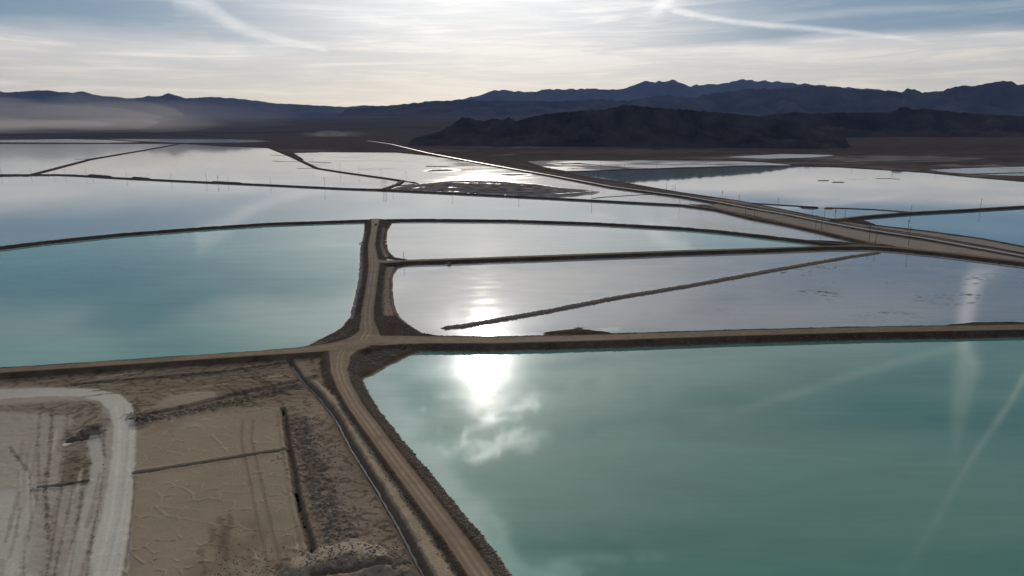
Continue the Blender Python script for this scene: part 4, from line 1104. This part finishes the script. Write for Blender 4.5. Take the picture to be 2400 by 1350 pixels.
mountain('mountain_range', [(780, 262), (820, 254), (900, 249), (967, 242), (1010, 237), (1083, 235), (1200, 237), (1300, 239), (1400, 233), (1467, 236), (1517, 229), (1567, 223), (1600, 227), (1625, 230), (1650, 221), (1740, 210), (1800, 208), (1850, 208), (1890, 203), (1950, 205),
         (2025, 212), (2080, 215), (2115, 216), (2125, 209), (2146, 209), (2160, 217), (2180, 215), (2200, 215), (2250, 202), (2300, 200), (2350, 191), (2400, 198), (2500, 195), (2700, 205), (3000, 200)],
         13000, 1500, 'middle mountain range with a blocky peak, right of centre', (.030, .028, .028), seed=12, sx=850, amp=.4, nc=900, nr=100)
mountain('mountain_range', [(980, 262), (1060, 236), (1120, 225), (1160, 213), (1190, 212), (1240, 217), (1280, 211), (1380, 208), (1450, 211), (1480, 203), (1517, 190), (1550, 192), (1583, 189), (1600, 197), (1615, 201), (1700, 195), (1725, 188), (1742, 184), (1775, 188), (1850, 193), (1900, 198), (2000, 205), (2100, 215), (2250, 225), (2500, 240)],
         23000, 3300, 'farthest pale blue mountain range with two high peaks', (.032, .03, .03), seed=17, sx=1700, amp=.35, nc=560, nr=70)

# ------------------------------------------------------------------ utility poles
from mathutils import Vector, Matrix
def tube_mesh(name, pts, rad, sides=8, mat=None, cap=True):
    rads = rad if isinstance(rad, (list, tuple)) else [rad] * len(pts)
    vs = []; fs = []
    for i, p in enumerate(pts):
        p = Vector(p)
        d = (Vector(pts[min(i + 1, len(pts) - 1)]) - Vector(pts[max(i - 1, 0)])).normalized()
        q = d.to_track_quat('Z', 'Y')
        for k in range(sides):
            a = 2 * math.pi * k / sides
            vs.append(p + q @ Vector((math.cos(a) * rads[i], math.sin(a) * rads[i], 0)))
    for i in range(len(pts) - 1):
        for k in range(sides):
            a = i * sides + k; c_ = i * sides + (k + 1) % sides
            fs.append((a, c_, c_ + sides, a + sides))
    if cap:
        fs.append(tuple(range(sides))[::-1]); fs.append(tuple(range((len(pts) - 1) * sides, len(pts) * sides)))
    me = bpy.data.meshes.new(name); me.from_pydata([tuple(v) for v in vs], [], fs); me.update()
    if mat: me.materials.append(mat)
    return me

def box_mesh(name, boxes, mat):
    vs = []; fs = []
    for (x0, x1, y0, y1, z0, z1) in boxes:
        k = len(vs)
        vs += [(x0, y0, z0), (x1, y0, z0), (x1, y1, z0), (x0, y1, z0), (x0, y0, z1), (x1, y0, z1), (x1, y1, z1), (x0, y1, z1)]
        fs += [tuple(k + i for i in f) for f in ((3, 2, 1, 0), (4, 5, 6, 7), (0, 1, 5, 4), (1, 2, 6, 5), (2, 3, 7, 6), (3, 0, 4, 7))]
    me = bpy.data.meshes.new(name); me.from_pydata(vs, [], fs); me.update(); me.materials.append(mat)
    return me

def child(name, me, par, loc=(0, 0, 0), rot=(0, 0, 0), sc=(1, 1, 1)):
    o = bpy.data.objects.new(name, me); C.objects.link(o); o.parent = par
    o.location = loc; o.rotation_euler = rot; o.scale = sc
    return o

ME_shaft = tube_mesh('pole_shaft', [(0, 0, -.6), (0, 0, 6), (0, 0, 12)], [.24, .20, .16], 8, M_wood)
ME_arm = box_mesh('pole_crossarm', [(-1.5, 1.5, -.10, .10, -.11, .11)], M_wood)
ME_ins = tube_mesh('pole_insulator', [(0, 0, 0), (0, 0, .12), (0, 0, .14), (0, 0, .3)], [.05, .05, .10, .06], 6, M_metal)
ME_tr = tube_mesh('pole_transformer', [(0, 0, -.6), (0, 0, -.55), (0, 0, .5), (0, 0, .6)], [.25, .38, .38, .2], 10, M_metal)
ME_brace = box_mesh('pole_brace', [(-.04, .04, -.03, .03, -.7, .7)], M_metal)

ORD = ['first', 'second', 'third', 'fourth', 'fifth', 'sixth', 'seventh', 'eighth', 'ninth', 'tenth', 'eleventh', 'twelfth', 'thirteenth', 'fourteenth', 'fifteenth',
       'sixteenth', 'seventeenth', 'eighteenth', 'nineteenth', 'twentieth', 'twenty-first', 'twenty-second', 'twenty-third', 'twenty-fourth']

def pole(px, yb, yt, label, group, zb=2.2, arms=1, tr=False, rz=None):
    g = G(px, yb, zb)
    z = field_at(*g)
    if z < .2 or z > 6: z = max(.0, min(z, 2.4)) if z > -1 else 0.0
    d = math.hypot(*g)
    h = (yb - yt) * math.hypot(d, CAM_H) / FPX
    h = min(max(h, 7.0), 19.0)
    e = bpy.data.objects.new('utility_pole', None); C.objects.link(e)
    e.location = (g[0], g[1], z); e.rotation_euler = (0, random.uniform(-.012, .012), 0)
    tag(e, label, 'pole', group)
    child('shaft', ME_shaft, e, sc=(1, 1, h / 12.0))
    az = random.uniform(-.25, .25) if rz is None else rz
    for k in range(arms):
        zc = h - .5 - 1.5 * k
        c_ = child('crossarm', ME_arm, e, (0, -.22, zc), (0, 0, az), (1 if k == 0 else .8, 1, 1))
        for x in (-1.35, -.5, .5, 1.35):
            child('insulator', ME_ins, c_, (x, 0, .11))
    if arms: child('brace', ME_brace, e, (.5 * math.cos(az), -.26, h - 1.05), (0, -.6, az)); child('brace', ME_brace, e, (-.5 * math.cos(az), -.26, h - 1.05), (0, .6, az))
    if tr:
        child('transformer', ME_tr, e, (-.6, -.1, h - 2.6)); child('transformer', ME_tr, e, (.6, -.1, h - 2.6))
    return e

ROWS = [
 ('long straight dike from the left', 'poles along the long straight dike', 2.2,
  [(3, 410, 399), (73, 409, 396), (113, 409, 400), (128, 409, 396), (153, 409.5, 397), (202, 411, 399), (217, 411.5, 401), (297, 416, 404), (401, 422, 408), (484, 426, 410), (511, 427, 413, 1), (535, 428, 416), (634, 432, 418), (761, 438, 416),
   (898, 444, 424), (902, 444, 422), (905, 444.5, 425), (921, 445, 430), (1060, 451.5, 432), (1216, 459, 441), (1387, 468, 445), (1593, 479, 454)]),
 ('short dike right of the pinkish pond from the left', 'poles along the spit dike', 1.6,
  [(733, 390, 371), (797, 402, 383), (841, 406, 389), (893, 415, 397), (952, 424, 402)]),
 ('paved road and tan strips from the left', 'poles along the straight road', 1.6,
  [(1618, 476, 461), (1643, 478, 457), (1692, 466, 447), (1699, 478, 463), (1732, 470, 457), (1747, 500, 483), (1768, 505, 483), (1823, 488, 466), (1903, 506, 488), (1912, 532, 505), (1925, 538, 508), (1932, 510, 490), (1957, 514, 493, 1),
   (1980, 512, 490), (2037, 563, 527), (2052, 568, 535), (2127, 547, 518), (2129, 575, 535)]),
 ('bank over the blue pond from the left', 'poles on the right bank', 2.4, [(2135, 497, 483), (2298, 488.5, 470)]),
 ('far shore of the mirror pond from the left', 'poles along the far shore of the mirror pond', 1.4,
  [(1343, 401, 393), (1408, 399, 378), (1463, 397, 385), (1539, 395, 384), (1665, 392, 381), (1876, 388, 371), (1895, 388, 375), (1899, 388, 375), (1997, 392, 383), (2093, 397.5, 385), (2193, 404, 392)]),
 ('banks behind the bright flat from the left', 'poles along the parallel banks', 1.6,
  [(1207, 388, 378), (1232, 392, 380), (1252, 395, 386), (1290, 401, 388), (1402, 418, 404), (1473, 429, 417), (1562, 445, 432), (1577, 447, 434), (1583, 448, 432)]),
]
for where, grp, zb, L_ in ROWS:
    for i, q in enumerate(L_):
        tr = len(q) > 3
        two = random.random() < .3
        lab = f"{'wooden pole with transformers' if tr else 'wooden utility pole'}, {ORD[i]} on the {where}"
        pole(q[0], q[1], q[2], lab, grp, zb, 2 if two else 1, tr)
pole(947, 611, 604, 'short bare post beside the bend of the lower dike road', 'marker posts by the roads', 2.4, 0)

# ------------------------------------------------------------------ pickup truck on the upright road
def pickup(px, py):
    g = G(px, py, 2.8); z = field_at(*g)
    e = bpy.data.objects.new('pickup_truck', None); C.objects.link(e)
    e.location = (g[0], g[1], z + .02); e.rotation_euler = (0, 0, .02)
    tag(e, 'dark pickup truck driving on the upright dirt road near the curved dike', 'truck')
    # body as a profile swept across its width, seen from behind
    prof = [(-2.75, .55), (-2.75, 1.05), (-.9, 1.08), (-.9, 1.15), (-.65, 1.75), (.75, 1.78), (1.25, 1.18), (2.55, 1.05), (2.75, .9), (2.75, .5), (2.2, .42), (-2.2, .42)]
    n_ = len(prof); vs = [(-.95 if z_ < 1.3 else -.78, y_, z_) for y_, z_ in prof] + [(.95 if z_ < 1.3 else .78, y_, z_) for y_, z_ in prof]
    fs = [(i, (i + 1) % n_, n_ + (i + 1) % n_, n_ + i) for i in range(n_)] + [tuple(range(n_))[::-1], tuple(range(n_, 2 * n_))]
    me = bpy.data.meshes.new('body'); me.from_pydata(vs, [], fs); me.update(); me.materials.append(M_carp)
    child('body', me, e)
    child('truck_bed', box_mesh('truck_bed', [(-.85, .85, -2.65, -1.0, 1.06, 1.09)], M_dark), e)
    child('rear_window', box_mesh('rear_window', [(-.66, .66, -.02, .02, -.22, .22)], M_glass), e, (0, -.80, 1.48), (-.4, 0, 0))
    child('windscreen', box_mesh('windscreen', [(-.68, .68, -.02, .02, -.32, .32)], M_glass), e, (0, 1.03, 1.48), (.68, 0, 0))
    for sx in (-1, 1):
        child('side_window', box_mesh('side_window', [(-.015, .015, -.55, .6, -.2, .2)], M_glass), e, (sx * .885, .1, 1.47), (0, -sx * .26, 0))
        child('taillight', box_mesh('taillight', [(-.1, .1, -.03, .03, -.15, .15)], M_light), e, (sx * .85, -2.77, .9))
        for sy in (-1.75, 1.75):
            w_ = child('wheel', tube_mesh('tyre', [(-.13, 0, 0), (-.10, 0, 0), (.10, 0, 0), (.13, 0, 0)], [.3, .4, .4, .3], 16, M_dark), e, (sx * .86, sy, .4))
            child('rim', tube_mesh('rim', [(-.145, 0, 0), (.145, 0, 0)], .2, 12, M_metal), w_)
    child('rear_bumper', box_mesh('rear_bumper', [(-.9, .9, -2.9, -2.76, .5, .68)], M_metal), e)
pickup(881, 527)

# ------------------------------------------------------------------ pipes and hoses
def pipe(name, pts, rad, mat, label, cat, zoff=None):
    P = []
    for (x, y, z) in pts:
        g = G(x, y, z); P.append((g[0], g[1], z))
    # smooth the path
    Q = []
    for i in range(len(P) - 1):
        p0, p1, p2, p3 = (Vector(P[max(i - 1, 0)]), Vector(P[i]), Vector(P[i + 1]), Vector(P[min(i + 2, len(P) - 1)]))
        for k in range(5):
            u = k / 5
            Q.append(.5 * ((2 * p1) + (-p0 + p2) * u + (2 * p0 - 5 * p1 + 4 * p2 - p3) * u * u + (-p0 + 3 * p1 - 3 * p2 + p3) * u ** 3))
    Q.append(Vector(P[-1]))
    o = bpy.data.objects.new(name, tube_mesh(name, Q, rad, 8, mat)); C.objects.link(o)
    return tag(o, label, cat)
pipe('hose', [(865, 567, 1.6), (856, 567, .5), (846, 568, .3), (842, 571, .25), (848, 574, .25), (862, 573, .5), (868, 572, 1.6)], .22, M_dark, 'dark looped hose dipping into the turquoise pond left of the upright road', 'hose')
pipe('hose', [(893, 562, 1.0), (903, 564, .3), (909, 568, .25), (905, 572, .25), (895, 574, .5)], .2, M_pale, 'pale looped hose lying in the pale pond right of the upright road', 'hose')
pipe('pipe', [(841, 728, 1.6), (842, 741, .9), (838, 750, .7), (832, 757, .6), (831, 766, .5), (832, 772, .4)], .16, M_pale, 'thin pale pipe running down the bank into the turquoise pond by the junction', 'pipe')
pipe('pipe', [(928, 744, .5), (905, 746, .9), (890, 742, 1.6)], .16, M_metal, 'short grey pipe reaching into the lavender pond beside the road junction', 'pipe')
pipe('pipe', [(2030, 531, 1.3), (2167, 551, 1.3), (2300, 575, 1.3), (2400, 593, 1.3), (2600, 628, 1.3)], .3, M_dark, 'dark pipeline lying beside the straight road at the right', 'pipeline')

# pump float in the lavender pond near its upper dike
def pump(px, py):
    g = G(px, py, .2)
    e = bpy.data.objects.new('pump_raft', None); C.objects.link(e); e.location = (g[0], g[1], .0)
    tag(e, 'small dark pump raft floating below the upper dike of the lavender pond', 'raft')
    for sx in (-1.2, 1.2): child('float', tube_mesh('float', [(sx, -1.6, .15), (sx, -1.4, .15), (sx, 1.4, .15), (sx, 1.6, .15)], [.15, .38, .38, .15], 10, M_dark), e)
    child('deck', box_mesh('deck', [(-1.7, 1.7, -1.2, 1.2, .5, .62)], M_wood), e)
    child('pump_body', tube_mesh('pump_body', [(-.6, 0, 1.15), (-.5, 0, 1.15), (.6, 0, 1.15), (.7, 0, 1.15)], [.3, .5, .5, .25], 12, M_dark), e)
    child('frame', box_mesh('frame', [(-1.0, -.9, -.7, -.6, .62, 2.0), (.9, 1.0, -.7, -.6, .62, 2.0), (-1.0, 1.0, -.7, -.6, 1.9, 2.0)], M_metal), e)
    child('outlet', tube_mesh('outlet', [(.7, 0, 1.15), (1.6, 0, .9), (2.6, 0, .1)], .16, 8, M_dark), e)
pump(1052, 621)

# ------------------------------------------------------------------ rocks, clods and brush
def rock_proto(name, mat, seed):
    import bmesh
    bmx = bmesh.new(); bmesh.ops.create_icosphere(bmx, subdivisions=1, radius=1)
    r_ = random.Random(seed)
    for v in bmx.verts: v.co *= r_.uniform(.65, 1.15); v.co.z *= .7
    me = bpy.data.meshes.new(name); bmx.to_mesh(me); bmx.free()
    return np.array([v.co[:] for v in me.vertices]), np.array([p.vertices[:] for p in me.polygons])
RP = [rock_proto('r', None, i) for i in range(5)]
def scatter(name, spots, mat, label, cat):
    vs, fs, n_ = [], [], 0
    for (x, y, z, s_) in spots:
        v, f = RP[random.randrange(5)]
        a = random.uniform(0, 6.28); c_, s2 = math.cos(a), math.sin(a)
        w = v @ np.array([[c_, -s2, 0], [s2, c_, 0], [0, 0, 1]]) * s_ * np.array([1, random.uniform(.6, 1), random.uniform(.6, 1)])
        vs.append(w + np.array([x, y, z + s_ * .25])); fs.append(f + n_); n_ += len(v)
    me = bpy.data.meshes.new(name)
    V_ = np.concatenate(vs).astype(np.float32); F_ = np.concatenate(fs).astype(np.int32)
    me.vertices.add(len(V_)); me.vertices.foreach_set('co', V_.ravel())
    me.loops.add(F_.size); me.loops.foreach_set('vertex_index', F_.ravel())
    me.polygons.add(len(F_)); me.polygons.foreach_set('loop_start', np.arange(0, F_.size, 3, dtype=np.int32))
    me.update(calc_edges=True); me.materials.append(mat)
    o = bpy.data.objects.new(name, me); C.objects.link(o)
    return tag(o, label, cat, None, 'stuff')
def along(path, z, w, n_, s0, s1, off=0.0, need=-.1, flat=None):
    P = np.array([G(*q, z) for q in path]); L_ = np.linalg.norm(np.diff(P, axis=0), axis=1); cs = np.concatenate([[0], np.cumsum(L_)])
    out = []
    for _ in range(n_):
        t_ = random.uniform(0, cs[-1]); i = min(int(np.searchsorted(cs, t_) - 1), len(L_) - 1); i = max(i, 0)
        f = (t_ - cs[i]) / L_[i]; p = P[i] * (1 - f) + P[i + 1] * f; d = (P[i + 1] - P[i]) / L_[i]
        o_ = off + random.gauss(0, w); x = p[0] + d[1] * o_; y = p[1] - d[0] * o_
        h_ = field_at(x, y)
        if h_ < need or field_at(x, y, ROAD) > .3: continue
        out.append((x, y, h_, s0 + (s1 - s0) * random.random() ** 2.5))
    return out
scatter('rubble', along(RUB, .85, 1.7, 5200, .18, .75), M_rockp, 'tan salt clods heaped along the diagonal ridge', 'rubble')
bank = []
bank += along(NEAR[2:], 3, 1.6, 6500, .10, .45, -6.4); bank += along(NEAR[2:], 3, .45, 1700, .10, .32, 4.9)
scatter('bank_stones', bank, M_rock, 'dark stones on both banks of the near dirt road', 'stones')
cw = [(850, 800), (1000, 796), (1160, 797), (1400, 791), (1700, 781), (2000, 773), (2200, 770), (2400, 766), (2800, 760)]
bank2 = along(cw, 3, 1.8, 4200, .15, .5, 9.5) + along(cw, 3, 1.5, 2500, .15, .45, -9) + along(UPR, 2.8, 1.6, 3200, .15, .55, 7) + along(UPR, 2.8, 1.6, 3200, .15, .5, -7)
bank2 += along([(905, 740), (930, 770), (960, 785), (1010, 788)], 1, 3.5, 700, .2, .6) + along([(965, 812), (900, 830), (860, 850), (830, 870)], 1.4, 3.5, 900, .2, .6) + along([(840, 745), (835, 765), (790, 790), (745, 805)], 1, 3.5, 800, .2, .6)
scatter('causeway_stones', bank2, M_rock, 'dark stones and crust along the causeway banks and their junction', 'stones')
cl = []
for pts, w, n_, s1 in (([(330, 990), (440, 968), (560, 940), (700, 905)], 1.6, 500, .55), ([(700, 985), (715, 1040), (740, 1100), (765, 1180), (810, 1270)], 3.2, 1100, .42),
                   ([(420, 882), (560, 868), (650, 858)], 1.4, 300, .4), ([(670, 960), (683, 1079), (707, 1205), (736, 1311)], .8, 260, .25), ([(312, 1109), (675, 1054)], .6, 220, .22),
                   ([(640, 1070), (670, 1082)], 1.8, 26, .3), ([(245, 1025), (235, 1170), (205, 1320)], .5, 60, .25), ([(136, 1150), (90, 1400)], .6, 50, .25), ([(315, 978), (338, 990)], 1.6, 120, .7),
                   ([(712, 1332), (830, 1300), (960, 1330)], 4.0, 700, .4), ([(480, 1330), (720, 1340)], 5.0, 500, .28), ([(180, 1020), (225, 1016)], 2.8, 260, .4)):
    cl += along(pts, .8, w, n_, .08, s1)
cl += along([(760, 960), (830, 1090), (960, 1300)], .8, 4.0, 900, .06, .25)
scatter('mud_clods', cl, M_rock, 'dark clods of dried mud scattered beside the ditches of the mud flat', 'clods')

def brush(px, py, n_, L, z, label, seed, spread=1.0):
    r_ = random.Random(seed); g = G(px, py, z); h_ = max(field_at(*g), -.3)
    vs, fs = [], []
    for _ in range(n_):
        a = r_.uniform(0, 6.28); el = r_.uniform(.12, 1.1); l_ = L * r_.uniform(.4, 1)
        bx = r_.gauss(0, .5 * spread); by = r_.gauss(0, .4 * spread)
        e_ = (bx + math.cos(a) * math.cos(el) * l_ * spread, by + math.sin(a) * math.cos(el) * l_, math.sin(el) * l_ * .7)
        w_ = .05
        k = len(vs)
        vs += [(bx - w_, by, 0), (bx + w_, by, 0), (bx, by + w_, .04), (e_[0], e_[1], e_[2])]
        fs += [(k, k + 1, k + 3), (k + 1, k + 2, k + 3), (k + 2, k, k + 3)]
    me = bpy.data.meshes.new('dead_brush'); me.from_pydata(vs, [], fs); me.update(); me.materials.append(M_stick)
    o = bpy.data.objects.new('dead_brush', me); C.objects.link(o); o.location = (g[0], g[1], h_)
    return tag(o, label, 'brush')
brush(222, 1008, 260, 3.2, .8, 'heap of dead dark brush at the pit beside the haul road', 3, 1.6)
brush(1357, 769, 160, 2.4, .9, 'reddish tangle of dead sticks on the shore of the blue grey salt pond', 5, 1.8)

# ------------------------------------------------------------------ dust plume on the far left plain
def dust(name, blobs, dens, label):
    m = bpy.data.materials.new(name); m.use_nodes = True; t_ = m.node_tree; t_.nodes.clear()
    o1 = t_.nodes.new('ShaderNodeOutputMaterial'); v = t_.nodes.new('ShaderNodeVolumePrincipled')
    v.inputs['Color'].default_value = (.80, .74, .68, 1); v.inputs['Density'].default_value = dens; v.inputs['Anisotropy'].default_value = .2
    t_.links.new(v.outputs[0], o1.inputs['Volume'])
    import bmesh
    vs, fs, k = [], [], 0
    bmx = bmesh.new()
    for (px, py, d, rx, ry, rz) in blobs:
        x, y, u = ray(px, py); hh = math.hypot(x, y)
        c_ = Vector((x / hh * d, y / hh * d, CAM_H + u / hh * d))
        r = bmesh.ops.create_icosphere(bmx, subdivisions=4, radius=1)
        for vv in r['verts']:
            n_ = 1 + .10 * math.sin(vv.co.x * 17 + vv.co.z * 3) + .22 * math.sin(vv.co.x * 5 + px) * math.cos(vv.co.y * 4 + py) + .14 * math.sin(vv.co.x * 9 + vv.co.y * 7) + .06 * math.sin(vv.co.x * 23)
            vv.co = Vector((vv.co.x * rx, vv.co.y ** 3 * ry * n_ ** 3, vv.co.z * rz * n_)) + c_
            vv.co.z = max(vv.co.z, 12.0)
    me = bpy.data.meshes.new(name); bmx.to_mesh(me); bmx.free(); me.materials.append(m); me.shade_smooth()
    o = bpy.data.objects.new(name, me); C.objects.link(o)
    return tag(o, label, 'dust', None, 'stuff')
dust('dust_cloud', [(0, 272, 6800, 2300, 900, 150)], .00027, 'pale dust blowing over the plain below the left mountain range')
dust('dust_veil', [(40, 291, 5900, 1500, 480, 42)], .00050, 'low pale dust sheet hugging the far left plain')
dust('road_dust', [(785, 315, 4700, 230, 90, 26)], .0009,
     'small dust trail rising from the plain left of the dark rocky hill')

# ------------------------------------------------------------------ haze
hm_ = bpy.data.materials.new('haze'); hm_.use_nodes = True; t_ = hm_.node_tree; t_.nodes.clear()
o1 = t_.nodes.new('ShaderNodeOutputMaterial'); v = t_.nodes.new('ShaderNodeVolumePrincipled')
v.inputs['Color'].default_value = (.33, .50, 1.0, 1); v.inputs['Density'].default_value = 1.35e-5; v.inputs['Anisotropy'].default_value = 0.0
t_.links.new(v.outputs[0], o1.inputs['Volume'])
hz = bpy.data.objects.new('haze', box_mesh('haze', [(-28500, 28500, -28500, 28500, -4.0, 1900)], hm_)); C.objects.link(hz)
tag(hz, 'thin blue air haze filling the whole valley', 'haze', None, 'stuff')
print('grid', NR, NC, 'faces kept', int(show.sum()), 'polys', sum(len(o.data.polygons) for o in S.objects if o.type == 'MESH'))
